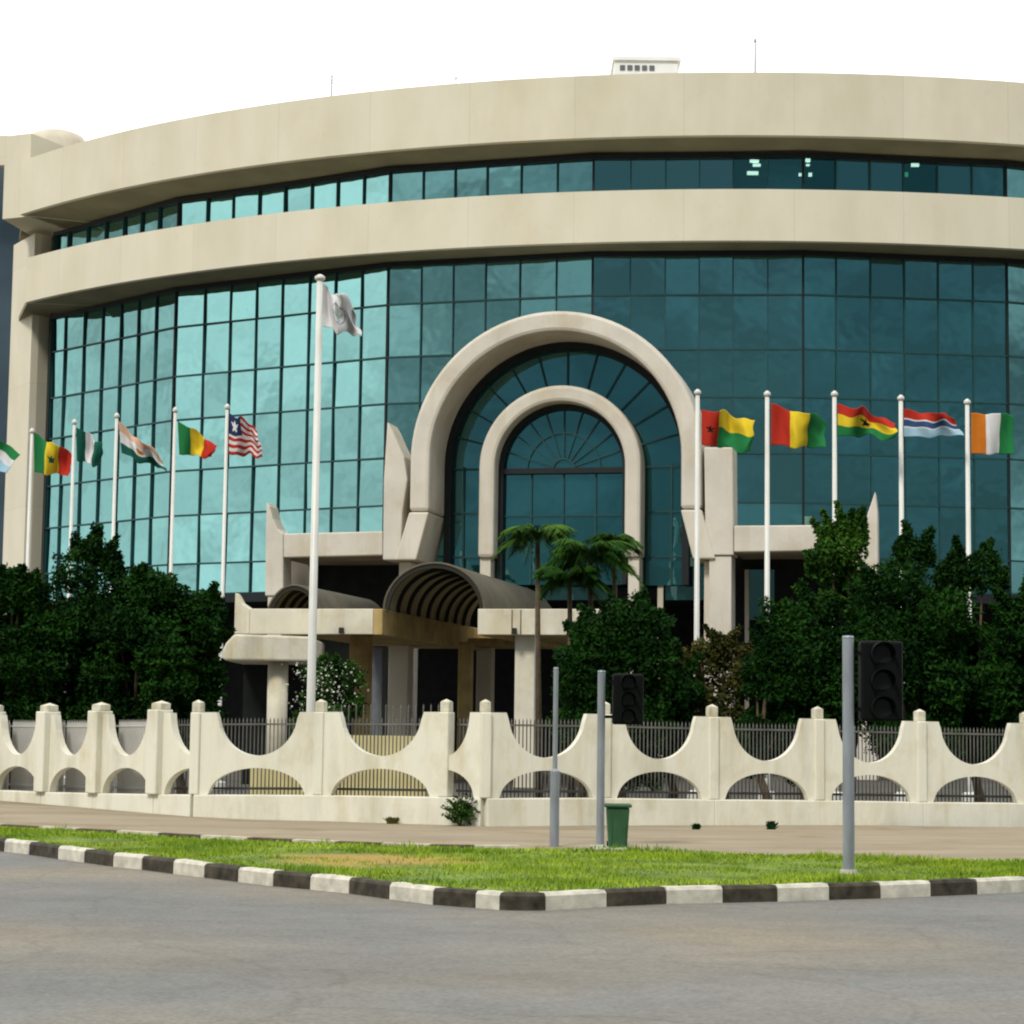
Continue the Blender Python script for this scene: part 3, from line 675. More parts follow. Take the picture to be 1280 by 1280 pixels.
cpart('right_inner_fascia', lambda b: b.box((uC, WC-LEN, zb_-.01), (uC+.24, WC-.255, zt_-.003)), OCHRE)
cpart('rear_slab', lambda b: b.box((uB+.002, WC-LEN, zb_+.1), (uC-.002, WC-LEN+3.5, zb_+.3)), OCHRE)
def vault(u0, u1, zbase, rise, w0, length, name, nr):
    seg = 24; c = (u0+u1)/2; r_ = (u1-u0)/2; mb = MB(PT); th = .06
    for ww in range(1):
        vs = []; 
        for w in (w0, w0-length):
            for rr, hh in ((r_, rise), (r_-th, rise-th)):
                for k in range(seg+1):
                    a = math.pi*k/seg; vs.append((c-rr*math.cos(a), w, zbase+hh*math.sin(a)))
        n = seg+1; A, B, C, D = 0, n, 2*n, 3*n; fs = []
        for k in range(seg): fs += [(A+k, A+k+1, C+k+1, C+k), (B+k, D+k, D+k+1, B+k+1), (A+k, B+k, B+k+1, A+k+1), (C+k, C+k+1, D+k+1, D+k)]
        mb.add(vs, fs)
    v = mb.build(name, VAULT, canopy, True)
    for j in range(nr):
        mb = MB(PT); w = w0-.02-j*length/nr
        top = [(c-(r_-th-.10)*math.cos(math.pi*k/seg), zbase+(rise-th-.10)*math.sin(math.pi*k/seg)) for k in range(seg+1)]
        bot = [(c-(r_-th+.02)*math.cos(math.pi*k/seg), zbase+(rise-th+.02)*math.sin(math.pi*k/seg)) for k in range(seg+1)]
        mb.strip(bot, top, w, w-.10)
        r = mb.build('vault_rib', RIB, v); r.matrix_parent_inverse = Matrix.Identity(4)
    return v
cr_z = onc(545, 700)[1]
vault(uB-.1, uC+.12, zt_-.02, cr_z-zt_, WC-.35, 9.5, 'main_vault', 9)
ws = WC-1.0
s0, s1 = onp(331, 764, ws)[0], onp(404, 764, ws)[0]; sr = onp(368, 730, ws)[1]
vault(s0, s1, zb_+.3, sr-zb_-.3, ws, 6.5, 'side_vault', 9)
# canopy columns
def ccol(px0, px1, w, m=CANOPY, name='column', zt=None):
    a_, b_ = onp(px0, 850, w)[0], onp(px1, 850, w)[0]
    cpart(name, lambda b: b.box((a_, w-(b_-a_), -.05), (b_, w, (zb_+.1 if zt is None else zt))), m, .03)
ccol(643, 668, WC-.4); ccol(436, 459, WC-3.0, OCHRE); ccol(572, 588, WC-7.5, OCHRE); ccol(352, 364, WC-7.5, OCHRE)
ccol(485, 510, WC-10, STONE2); ccol(579, 584, WC-11, STONE2); ccol(595, 614, WC-11.5, STONE2); ccol(455, 478, WC-11, mat('blue_grey_door', (.12, .13, .15), .6, .2))
# drain pipes on the right fascia
cpart('drain_pipe', lambda b: b.tube([(onc(671, 790)[0], WC+.06, zt_+.05), (onc(671, 790)[0], WC+.06, 1.9)], .04, 8), GALV, 0)
cpart('fascia_joint', lambda b: [b.box((onc(x, 780)[0]-.012, WC+.001, zb_+.02), (onc(x, 780)[0]+.012, WC+.006, zt_-.02)) for x in (640, 651)], RIB, 0)
cpart('spotlight', lambda b: b.box((onc(425, 785)[0], WC+.002, zb_+.02), (onc(430, 785)[0], WC+.12, zb_+.17)), RIB, 0)
cpart('spotlight', lambda b: b.box((onc(641, 785)[0], WC+.002, zb_+.02), (onc(646, 785)[0], WC+.12, zb_+.17)), RIB, 0)

# gatehouse with rounded canopy roof at the left
gY = 52; gh = thing('gatehouse', atY(330, 890, gY), 'low pale gatehouse shelter with rounded roof edge and one round column', 'shelter')
gh.location.z = 0
mb = MB(); zt = zat(330, 793, gY); zb = zat(330, 826, gY)
x0, x1 = atY(277, 810, gY).x, atY(388, 810, gY).x
poly = [(x0+.03, zb), (x0-.0, zb+.2), (x0+.10, zb+.42), (x0+.3, zt), (x1, zt-.04), (x1, zb)]
mb.prism(poly[::-1], gY+4, gY); mb.build('roof', CANOPY, gh, bevel=.05)
mb = MB(); cx = atY(347, 860, gY+.6).x; mb.tube([(cx, gY+.6, -.05), (cx, gY+.6, zb+.05)], .25, 20); mb.build('column', CANOPY, gh, True)
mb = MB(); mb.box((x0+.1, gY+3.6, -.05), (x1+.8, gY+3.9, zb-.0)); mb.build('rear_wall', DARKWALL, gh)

# low ochre planter wall in the yard
mb = MB(); a_ = atY(312, 960, 40); b_ = atY(534, 960, 40); zt = zat(425, 919, 40)
mid = atY(425, 960, 40).x
mb.box((mid, 40, -.05), (b_.x, 40.3, zt)); mb.box((a_.x, 40.002, -.05), (mid-.002, 40.3, zt-.55))
o = mb.build('planter_wall', mat('ochre_wall', (.55, .48, .25), .9, .2, 1.5)); tag(o, 'low yellowish planter wall seen through the fence opening below the entrance canopy', 'wall')

# ------------------------------------------------------------------ concrete fence
nodes = [(-150,40.6,-.16),(-76,39.6,-.14),(-8,38.6,-.13),(60,37.5,-.12),(125,36.6,-.10),(200,35.6,-.07),(246,35.1,-.05),(400,34.7,-.02),(557,33.9,0),(606,33.6,0),(755,34.4,0),(890,34.9,-.02),(1022,35.4,-.03),(1150,35.8,-.05),(1283,36.2,-.06),(1420,36.8,-.07)]
NP = []
for x, d, dz in nodes: p = atY(x, 950, d); NP.append((Vector((p.x, p.y, 0)), dz))
fence = thing('concrete_fence', (NP[7][0].x, NP[7][0].y, 0), 'cream concrete fence with scooped openings and small cap blocks along the pavement', 'fence')
ZSH, ZPL, ZBOWL, ZARCH, ZCAP = 1.76, .43, 1.06, .86, 1.95
railgroup = 'dark steel railings behind the concrete fence'
bay_names = ['','in the far left bay cut by the photo edge','in the leftmost whole bay','in the second bay from the left','in the third bay from the left','behind the narrow half bay on the left','in the wide bay left of the tall white flagpole','in the bay right of the tall white flagpole, over the ochre wall','behind the narrow half bay over the tall weed','in the bay behind the thin grey post','in the bay right of the green litter bin','in the bay with a white pole showing behind it','in the bay behind the thick grey signal post','in the second bay from the right edge','in the bay cut by the right photo edge']
for i in range(len(NP)-1):
    (A, za), (B, zb2_) = NP[i], NP[i+1]; L = (B-A).length; t = (B-A).normalized(); nrm = Vector((t.y, -t.x, 0))
    def FT(s, w, z, A=A, t=t, nrm=nrm, za=za, zb2_=zb2_, L=L):
        p = A+t*s+nrm*w; return (p.x, p.y, z+za+(zb2_-za)*s/L)
    half = None
    if i == 5: half = 'L'
    if i == 8: half = 'R'
    n = 56; top = []; bot = []
    for k in range(n+1):
        s = L*k/n
        if half is None: c = abs(s-L/2)/L
        elif half == 'L': c = abs(s-L)/(2*L) + 0
        else: c = s/(2*L)
        bw, aw = .325, .385
        zt = ZSH if c >= bw else ZSH-(ZSH-ZBOWL)*math.sqrt(max(0, 1-(c/bw)**2))**1.0
        zb = ZPL if c >= aw else ZPL+(ZARCH-ZPL)*math.sqrt(max(0, 1-(c/aw)**2))
        if half == 'L' and s > L*.9: zt = 1.3; 
        top.append((s, zt)); bot.append((s, zb))
    if half is None:   # exact corners
        pass
    mb = MB(FT); mb.strip(top, bot, .07, -.07); mb.build('panel', FENCE, fence)
    mb = MB(FT); mb.box((-.0, -.13, -.3), (L, .13, ZPL-.002)); mb.build('plinth', FENCE, fence, bevel=.015)
    # railing
    lightr = i <= 4
    mid = A.lerp(B, .5)-nrm*.35
    mb = MB(lambda s, w, z, FT=FT: FT(s, w-.35, z)); s = .06; k = 0
    mb.box((0.02, -.02, .50), (L-.02, .02, .54)); mb.box((.02, -.02, 1.55), (L-.02, .02, 1.58))
    sp_ = .045 if lightr else .066
    while s < L-.04:
        zt = 1.62+(.22 if (k % 2 == 0 and i == 7) else 0); mb.box((s, -.012, .3), (s+(.013 if not lightr else .028), .012, zt), 0)
        mb.add([(s-.008, 0, zt), (s+.021, 0, zt), (s+.007, 0, zt+.06), (s+.01, .012, zt)], [(0, 1, 2), (0, 2, 3), (1, 3, 2)])
        s += sp_; k += 1
    o = mb.build('railing_panel', RAILL if lightr else RAILM)
    if 1 <= i <= 14: lab = ('grey close-barred railing ' if lightr else 'dark steel railing ')+bay_names[i]
    else: lab = 'grey close-barred railing beyond the left photo edge'
    tag(o, lab, 'railing', railgroup)
for i, (P, dz) in enumerate(NP):
    a = NP[max(0, i-1)][0]; b = NP[min(len(NP)-1, i+1)][0]; t = (b-a).normalized(); nrm = Vector((t.y, -t.x, 0))
    def FT(s, w, z, P=P, t=t, nrm=nrm, dz=dz): p = P+t*s+nrm*w; return (p.x, p.y, z+dz)
    wide = i in (2, 3, 4, 5)
    hw = .13 if wide else .085
    mb = MB(FT); mb.box((-hw, -.15, ZPL+.0), (hw, .11 if not wide else .2, ZSH+(.06 if wide else .0))); po = mb.build('post', FENCE, fence, bevel=.02)
    mb = MB(FT); c = .12 if wide else .075
    mb.box((-c, -.1, ZSH+(.061 if wide else .001)), (c, c, ZCAP-.03)); mb.add([(-c, -.1, ZCAP-.031), (c, -.1, ZCAP-.031), (c, c, ZCAP-.031), (-c, c, ZCAP-.031), (0, 0, ZCAP+.02)], [(0, 1, 4), (1, 2, 4), (2, 3, 4), (3, 0, 4)])
    mb.build('cap', CAPM, po, bevel=.012).matrix_parent_inverse = Matrix.Identity(4)

# ------------------------------------------------------------------ flagpoles and flags
def flat(name, c): return mat(name, tuple(v*.75 for v in c), .85, .06, 4, spec=.1)
CM = dict(g=flat('flag_green', (.02, .20, .06)), y=flat('flag_yellow', (.75, .55, .03)), r=flat('flag_red', (.50, .035, .02)), w=flat('flag_white', (.72, .72, .72)),
          o=flat('flag_orange', (.62, .19, .02)), b=flat('flag_blue', (.04, .09, .22)), n=flat('flag_navy', (.03, .04, .10)), s=flat('flag_sky', (.35, .55, .68)),
          k=flat('flag_black', (.01, .01, .01)), d=flat('flag_dark_green', (.01, .10, .07)), p=flat('flag_peach', (.66, .42, .30)), c=flat('flag_faded_violet', (.34, .30, .42)), v=flat('flag_faded_green', (.38, .50, .42)))
# name, label, pole (xt,yt,xb), d, flag corners, pattern, width
poles = [
 (-48, 520, -52, 56, 'white flagpole at the far left end of the row', None),
 (40, 541, 34, 54.5, 'thin white flagpole of the green, yellow and red flag before the end pier', None),
 (93, 530, 87, 53.2, 'thin white flagpole of the green and white flag', None),
 (146, 522, 140, 52.4, 'white flagpole of the drooping orange, white and green flag', None),
 (219, 515, 210, 51.5, 'white flagpole of the small green, yellow and red flag left of the striped flag', None),
 (284, 511, 268, 50.8, 'white flagpole of the red and white striped flag', None),
 (872, 493, 868, 48, 'white flagpole in front of the tall pier right of the arch', None),
 (959, 495, 954, 48, 'white flagpole second right of the arch', None),
 (1043, 495, 1040, 48.2, 'white flagpole third right of the arch', None),
 (1126, 500, 1124, 48.6, 'white flagpole fourth right of the arch', None),
 (1209, 505, 1210, 49, 'white flagpole of the orange and white flag at the right', None)]
def flagpole(xt, yt, d, label, r0=.07, group='white flagpoles in a row before the building'):
    p = atY(xt, yt, d)
    t = thing('flagpole', (p.x, p.y, -.06), label, 'flagpole', group)
    mb = MB(); mb.tube([(p.x, p.y, -.05), (p.x, p.y, .4), (p.x, p.y, p.z)], [r0*1.2, r0*1.15, r0*.8], 14); mb.build('pole', POLEW, t, True)
    mb = MB(); mb.tube([(p.x, p.y, p.z-.02), (p.x, p.y, p.z+.02), (p.x, p.y, p.z+.07), (p.x, p.y, p.z+.12)], [r0*.9, r0*1.35, r0*1.3, r0*.4], 12); mb.build('finial', POLEW, t, True)
    mb = MB(); mb.tube([(p.x, p.y, -.05), (p.x, p.y, .12), (p.x, p.y, .16)], [.2, .2, .13], 16); mb.build('base', POLEW, t)
    return p
for k, (xt, yt, xb, d, lab, _) in enumerate(poles): flagpole(xt, yt, d, lab, .048 if k < 6 else .060)
flagpole(400, 350, 45, 'tallest thick white flagpole left of the arch, flying the white flag', .085, 'white flagpoles in a row before the building')

def tri_v(s, t): return 0 if s < 1/3 else (1 if s < 2/3 else 2)
def tri_h(s, t): return 0 if t < 1/3 else (1 if t < 2/3 else 2)
def star(s, t, cs, ct, r, asp=1.4):
    x, y = (s-cs)*asp, (t-ct); a = math.atan2(x, -y); rr = math.hypot(x, y)
    k = (a/(2*math.pi/5)) % 1; k = abs(k-.5)*2; return rr < r*(.42+.58*k**1.5)
def liberia(s, t):
    if s < .42 and t < .5: return 2 if star(s, t, .21, .25, .18) else 1
    return 0 if int(t*11) % 2 == 0 else 2
def senegal(s, t): return 3 if star(s, t, .5, .5, .15) else tri_v(s, t)
def ghana(s, t): return 3 if star(s, t, .5, .5, .16) else tri_h(s, t)
def gbissau(s, t):
    if s < .34: return 3 if star(s, t, .17, .5, .13) else 0
    return 1 if t < .5 else 2
def gambia(s, t): return 0 if t < .33 else (1 if t < .39 else (2 if t < .61 else (1 if t < .68 else 3)))
def ecowas(s, t):
    x, y = (s-.5)*1.4, t-.5; r = math.hypot(x, y)
    if .20 < r < .25: return 1
    if r < .19 and (abs(y-.02) < .035 or abs(x) < .02): return 2
    return 0
def niger(s, t): return 3 if math.hypot((s-.5)*1.4, t-.5) < .1 else tri_h(s, t)
flags = [
 ('green, white and sky blue flag cut by the left photo edge', -44, 56, (-44,526),(-44,572),(26,566),(12,592), 'gws', tri_h, .8),
 ('green, yellow and red upright-striped flag flying before the cream end pier', 42, 54.5, (42,540),(43,590),(92,570),(86,596), 'gyrd', senegal, 1),
 ('green, white and green flag flying before the glass at the left', 95, 53.2, (95,534),(96,576),(132,556),(126,584), 'dwd', tri_v, 1),
 ('drooping peach, white and dark green flag with long trailing end', 148, 52.4, (148,526),(152,566),(200,572),(209,591), 'pwdo', niger, 1.2),
 ('small green, yellow and red flag left of the striped flag', 222, 51.5, (222,526),(224,568),(273,557),(266,573), 'gyr', tri_v, .8),
 ('red and white striped flag with a navy corner', 286, 50.8, (286,516),(286,568),(322,536),(331,572), 'rnw', liberia, 1),
 ('large white flag with round emblem drooping from the tallest pole', 403, 45, (403,354),(404,408),(440,382),(452,424), 'wcv', ecowas, 1.9),
 ('flag with red upright stripe beside yellow over green, right of the arch', 877, 48, (877,512),(877,556),(942,524),(938,566), 'rygk', gbissau, 1.2),
 ('red, yellow and green upright-striped flag, second right of the arch', 964, 48, (964,504),(964,556),(1033,526),(1031,562), 'ryg', tri_v, 1.),
 ('red, yellow and green flat-striped flag with black star, right of the arch', 1047, 48.2, (1047,504),(1047,544),(1117,526),(1118,549), 'rygk', ghana, 1.2),
 ('red, blue and green flag with thin white lines, fourth right of the arch', 1130, 48.6, (1130,511),(1130,546),(1192,522),(1204,546), 'rwbs', gambia, .8),
 ('orange, white and green flag at the right photo edge', 1214, 49, (1214,516),(1214,567),(1266,519),(1266,569), 'owg', tri_v, .5)]
for lab, x0, d, a, b, c, e, cols, fn, wamp in flags:
    A, B, C, E = [atY(*p, d-.0) for p in (a, b, c, e)]
    nx, ny = 54, 34; vs = []; mb = MB(); ph = random.random()*6
    for j in range(ny+1):
        for i in range(nx+1):
            s, t = i/nx, j/ny
            p = A.lerp(C, s).lerp(B.lerp(E, s), t)
            amp = wamp*min(1, s*2.5)
            p.y += amp*(.16*math.sin(s*7.5+ph+t*1.6)+.07*math.sin(s*15+ph*2-t*3)) - .12*s
            p.z += amp*(.05*math.sin(s*8+ph+1.2)+.03*math.sin(s*17+t*4)) 
            p.x += amp*.02*math.sin(t*9+ph)*s
            vs.append(p)
    fs = [(j*(nx+1)+i, (j+1)*(nx+1)+i, (j+1)*(nx+1)+i+1, j*(nx+1)+i+1) for j in range(ny) for i in range(nx)]
    o_ = len(mb.f); mb.add(vs, fs)
    mb.m = [fn((i+.5)/nx, (j+.5)/ny) for j in range(ny) for i in range(nx)]
    o = mb.build('flag', [CM[ch] for ch in cols], None, True)
    sol = o.modifiers.new('Solidify', 'SOLIDIFY'); sol.thickness = .006
    tag(o, lab, 'flag', 'flags on the white flagpoles')

# ------------------------------------------------------------------ street posts, signal heads, litter bin
def post(x, ytop, d, r0, label, rb=None, zb=0.0, thick_to=None):
    p = atY(x, ytop, d); t = thing('signal_post', (p.x, p.y, zb), label, 'post')
    if thick_to: pts = [(p.x, p.y, zb-.05), (p.x, p.y, thick_to), (p.x, p.y, thick_to+.03), (p.x, p.y, p.z)]; rs = [rb, rb, r0, r0]
    else: pts = [(p.x, p.y, zb-.05), (p.x, p.y, p.z)]; rs = [r0*1.05, r0]
    mb = MB(); mb.tube(pts, rs, 16); mb.build('pole', GALV, t, False, .004)
    mb = MB(); mb.tube([(p.x, p.y, p.z), (p.x, p.y, p.z+.02)], [r0*1.1, r0*.9], 16); mb.build('post_cap', GALV, t)
    mb = MB(); mb.tube([(p.x, p.y, zb-.03), (p.x, p.y, zb+.05)], [r0*2.0, r0*1.4], 16); mb.build('base', mat('concrete_footing', (.35, .34, .3), .9, .2, 8), t)
    return t, p
def signal(t, p, x0, x1, y0, y1, Y, mats=None):
    a = atY(x0, y0, Y); b = atY(x1, y1, Y); w = b.x-a.x; h = a.z-b.z
    mb = MB(); mb.box((a.x, Y-.06, b.z), (b.x, Y+.16, a.z)); body = mb.build('signal_head', BLACKP, t, bevel=.03)
    for k in range(3):
        zc = a.z-h*(k+.5)/3; r_ = min(w, h/3)*.40; xc = (a.x+b.x)/2
        mb = MB(); mb.tube([(xc, Y-.061, zc), (xc, Y-.075, zc)], [r_, r_*.8], 20); o = mb.build('lens', LENS, body); o.matrix_parent_inverse = Matrix.Identity(4)
        mb = MB(); seg = 16; vs = []
        for yy, rr in ((Y-.062, r_*1.08), (Y-.062, r_*1.16), (Y-.22, r_*1.16), (Y-.22, r_*1.08)):
            for q in range(seg+1):
                an = -.3+(math.pi+.6)*q/seg; vs.append((xc+rr*math.cos(an), yy, zc+rr*math.sin(an)))
        n = seg+1; fs = []
        for q in range(seg):
            for j in range(4): fs.append((j*n+q, j*n+q+1, ((j+1) % 4)*n+q+1, ((j+1) % 4)*n+q))
        mb.add(vs, fs); o = mb.build('visor', BLACKP, body); o.matrix_parent_inverse = Matrix.Identity(4)
    for zc in (a.z-h*.15, b.z+h*.15):
        mb = MB(); mb.box((p.x, Y+.02, zc-.02), (a.x+.02, Y+.08, zc+.02)); mb.build('bracket', BLACKP, t)
post(695, 836, 28.2, .032, 'thin grey steel post with thicker lower half at the back of the verge', .062, 0, .98)
t, p = post(752, 840, 28.0, .05, 'grey post carrying a black signal head beside the green litter bin')
signal(t, p, 766, 804, 842, 906, 28.05)
t, p = post(1060, 797, 23.4, .062, 'thick grey post with black signal head standing on the verge at right', zb=.02)
signal(t, p, 1075, 1128, 801, 902, 23.45)
# litter bin
bY = 27.6; a_ = atY(757, 1003, bY); b_ = atY(787, 1057, bY); cx = (a_.x+b_.x)/2; hw = (b_.x-a_.x)/2; zt = a_.z
lb = thing('litter_bin', (cx, bY, 0), 'dark green wheeled litter bin beside the grey signal post', 'bin')
lb.location.z = 0.02
mb = MB(); q = .74
mb.add([(cx-hw*q, bY-hw*q, .03), (cx+hw*q, bY-hw*q, .03), (cx+hw*q, bY+hw*q, .03), (cx-hw*q, bY+hw*q, .03), (cx-hw*.95, bY-hw*.95, zt-.06), (cx+hw*.95, bY-hw*.95, zt-.06), (cx+hw*.95, bY+hw*.95, zt-.06), (cx-hw*.95, bY+hw*.95, zt-.06)],
       [(3,2,1,0),(4,5,6,7),(0,1,5,4),(1,2,6,5),(2,3,7,6),(3,0,4,7)]); mb.build('bin_body', BIN, lb, bevel=.02)
mb = MB(); mb.box((cx-hw*1.12, bY-hw*1.12, zt-.058), (cx+hw*1.12, bY+hw*1.12, zt-.015)); mb.build('lid', BIN, lb, bevel=.015)
mb = MB(); mb.box((cx-hw*.6, bY-hw*.95, .10), (cx-hw*.52, bY-hw*.74, zt-.12)); mb.box((cx+hw*.52, bY-hw*.95, .10), (cx+hw*.6, bY-hw*.74, zt-.12)); mb.build('bin_rib', BIN, lb)
mb = MB(); mb.tube([(cx-hw*.85, bY+hw*.7, .06), (cx+hw*.85, bY+hw*.7, .06)], .05, 14); mb.build('wheels', BLACKP, lb)
mb = MB(); a_ = atZ(740, 1061, .03); b_ = atZ(788, 1066, .03)
mb.box((a_.x, a_.y-.3, .0), (b_.x, a_.y+.6, .045)); o = mb.build('concrete_pad', mat('concrete_pad_grey', (.42, .4, .34), .9, .2, 5)); tag(o, 'small pale concrete slab under the green litter bin', 'slab')

# ------------------------------------------------------------------ vegetation
def leaf_mat(name, c1, c2):
    m = mat(name, c1, .75, 0, 1.4, 0, col2=c2, spec=.06, lo=.35, hi=.68, detail=4)
    b = m.node_tree.nodes['Principled BSDF']
    return m
LG = [leaf_mat('dark_leaf', (.003, .018, .003), (.015, .056, .006)), leaf_mat('mid_leaf', (.007, .032, .004), (.040, .105, .012)), leaf_mat('olive_leaf', (.025, .035, .008), (.08, .075, .018)),
      leaf_mat('bright_leaf', (.018, .055, .008), (.06, .13, .02))]
def leaves(name, centers, normals_out, size, m, parent, aspect=.45, droop=0.):
    n = len(centers)
    d = RNG.normal(0, 1, (n, 3)) + normals_out*.9; d[:, 2] -= droop; d /= np.linalg.norm(d, axis=1)[:, None]
    u = np.cross(d, RNG.normal(0, 1, (n, 3))); u /= np.linalg.norm(u, axis=1)[:, None]
    v = np.cross(u, d); L = size*RNG.uniform(.6, 1.35, n)[:, None]; Wd = L*aspect
    V = np.zeros((n, 4, 3)); V[:, 0] = centers-d*L*.5; V[:, 1] = centers+u*Wd*.5+v*L*.06; V[:, 2] = centers+d*L*.5; V[:, 3] = centers-u*Wd*.5+v*L*.06
    me = bpy.data.meshes.new(name); me.vertices.add(n*4); me.vertices.foreach_set('co', V.ravel())
    me.loops.add(n*4); me.loops.foreach_set('vertex_index', np.arange(n*4)); me.polygons.add(n); me.polygons.foreach_set('loop_start', np.arange(n)*4)
    me.update(calc_edges=True); me.materials.append(m)
    o = bpy.data.objects.new(name, me); COL.objects.link(o)
    if parent: o.parent = parent; o.matrix_parent_inverse = Matrix.Translation(-parent.location)
    return o
def tree(px, Y, ytop, hw_px, zlow, label, name='broadleaf_tree', m=0, nleaf=42000, size=.105, lobes=26, shoots=6, group='dark bushy trees behind the fence', cat='tree', sp_=1.0):
    s = Y/F; base = atY(px, 900, Y); ztop = zat(px, ytop, Y); rx = hw_px*s; H_ = ztop
    root = thing(name, (base.x, Y, -.05), label, cat, group)
    zc = (ztop+zlow)/2; rz = (ztop-zlow)/2
    C = []
    for k in range(lobes):
        while True:
            q = RNG.uniform(-1, 1, 3)
            if np.linalg.norm(q) < 1: break
        q = q/np.linalg.norm(q)*(np.linalg.norm(q)**.6)*.78
        C.append((q*np.array([rx, rx*.85, rz])+np.array([base.x, Y, zc]), RNG.uniform(.30, .50)*min(rx, rz*1.1)))
    # shoots that break the outline
    for k in range(shoots):
        th = RNG.uniform(-1.15, 1.15); q = np.array([math.sin(th), RNG.uniform(-.4, .4), math.cos(th)])
        ln = RNG.uniform(.10, .24); tilt = RNG.normal(0, .12)
        for e in range(7):
            f_ = .80+ln*e/6; p_ = (q*f_)*np.array([rx, rx*.8, rz])+np.array([base.x+tilt*e/6, Y, zc])
            C.append((p_, min(rx, rz)*.13*(1-.75*e/6)+.03))
    wts = np.array([r_**2 for _, r_ in C]); wts /= wts.sum()
    idx = RNG.choice(len(C), nleaf, p=wts); cc = np.array([c for c, _ in C])[idx]; rr = np.array([r_ for _, r_ in C])[idx]
    q = RNG.normal(0, 1, (nleaf, 3)); q /= np.linalg.norm(q, axis=1)[:, None]
    rad_ = rr*(RNG.uniform(.35, 1.0, nleaf)**.6)*(1+.16*np.sin(q[:, 0]*9+idx)+.14*np.sin(q[:, 2]*11+idx*2)) * sp_
    P = cc+q*rad_[:, None]*np.array([1.05, 1.05, .95])
    out = q
    P[:, 2] = np.maximum(P[:, 2], .1)
    leaves('crown', P, out, size, LG[m], root)
    mb = MB(); b0 = Vector((base.x, Y, -.05)); f = Vector((base.x+RNG.uniform(-.2, .2), Y, zlow*.6+.5))
    r0 = .05+rx*.05
    mb.tube([b0, b0.lerp(f, .5)+Vector((.05, 0, 0)), f], [r0*1.3, r0, r0*.85], 10)
    for k in range(min(12, len(C))):
        c = Vector(C[k][0]); mid = f.lerp(c, .5)+Vector((0, 0, .15)); mb.tube([f, mid, c], [r0*.6, r0*.35, r0*.12], 7)
    mb.build('trunk', BARK, root, True)
    return root
# left group
tree(12, 40, 700, 66, .7, 'dark tree at the left photo edge, lowest and outermost of the left clump', lobes=26)
tree(98, 41, 658, 80, .4, 'dark tree with pointed top shoots before the cream end pier', lobes=34, shoots=12)
tree(172, 40.5, 694, 70, .3, 'dark round tree in the middle of the left clump', lobes=26)
tree(228, 40, 700, 58, .2, 'dark tree at the right end of the left clump beside the striped flag pole', lobes=26)
# right group
tree(775, 41, 738, 84, .2, 'dark bushy shrub tree right of the canopy behind the black signal head', lobes=28, m=0)
tree(905, 42, 780, 64, .3, 'olive brown shrub tree between the two dark clumps right of the arch', lobes=20, m=2, nleaf=16000)
tree(1004, 41, 728, 72, .2, 'dark tree left of the tall bright-tipped tree before the right wing', lobes=26)
tree(1058, 42, 634, 62, .6, 'tallest tree of the right clump with loose bright top in front of the right wing', lobes=26, shoots=14, m=1, sp_=.92)
tree(1140, 41, 655, 82, .2, 'wide dark tree under the red and blue flag pole', lobes=32)
tree(1222, 41.5, 664, 62, .3, 'dark pointed tree behind the orange and white flag pole', lobes=26)
tree(1290, 40.5, 706, 62, .2, 'dark tree cut by the right photo edge', lobes=26)
tree(840, 41.5, 800, 44, .4, 'low dark shrub between the black signal head and the olive shrub', name='shrub', cat='shrub', lobes=14, nleaf=9000)
tree(960, 40.6, 800, 46, .3, 'low dark shrub right of the olive brown shrub', name='shrub', cat='shrub', lobes=14, nleaf=9000)
tree(728, 42, 800, 40, .4, 'low leafy shrub beside the canopy column', name='shrub', cat='shrub', m=1, lobes=12, nleaf=8000)

def palm(px, Y, ycrown, spread_px, label, n=16, m=3):
    c = atY(px, ycrown, Y); s = spread_px*Y/F
    root = thing('palm_tree', (c.x, Y, -.05), label, 'palm tree', 'palms before the arched entrance')
    mb = MB(); mb.tube([(c.x+.1, Y, -.05), (c.x+.04, Y, c.z*.5), (c.x, Y, c.z)], [.09, .06, .05], 9); mb.build('trunk', BARK, root, True)
    for k in range(n):
        mb = MB(); az = 2*math.pi*k/n+RNG.uniform(-.2, .2); el = RNG.uniform(.1, 1.15); L = s*RNG.uniform(.8, 1.15)
        d = Vector((math.cos(az), math.sin(az), 0)); side = Vector((-d.y, d.x, 0)); pts = []
        for j in range(9):
            t = j/8; pts.append(Vector((c.x, Y, c.z))+d*L*t*math.cos(el*.6)+Vector((0, 0, L*(math.sin(el)*t-(.95)*t*t*.8))))
        mb.tube(pts, [.012*(1-j/9)+.003 for j in range(9)], 5)
        for j in range(30):
            t = .12+.88*j/30; i = min(7, int(t*8)); p = pts[i].lerp(pts[i+1], t*8-i); w = .42*s*math.sin(math.pi*min(1, t*.85+.12))*RNG.uniform(.6, 1.1)
            for sg in (-1, 1):
                e = p+side*sg*w*.8+d*w*.6+Vector((0, 0, -w*RNG.uniform(.3, .9))); h = d*.022
                mb.add([p-h, p+h, e], [(0, 1, 2)])
        mb.build('frond', LG[m], root)
palm(672, 47, 668, 52, 'taller palm with drooping fronds in front of the inner arch, left of the other palms', 34)
palm(738, 46, 692, 62, 'widest fullest palm, in the middle before the right leg of the inner arch', 46, 1)
palm(768, 47, 676, 40, 'small palm touching the right leg of the inner arch', 26, 1)
palm(712, 45.5, 722, 52, 'low palm whose fronds merge with the shrub beside the canopy', 40, 1)

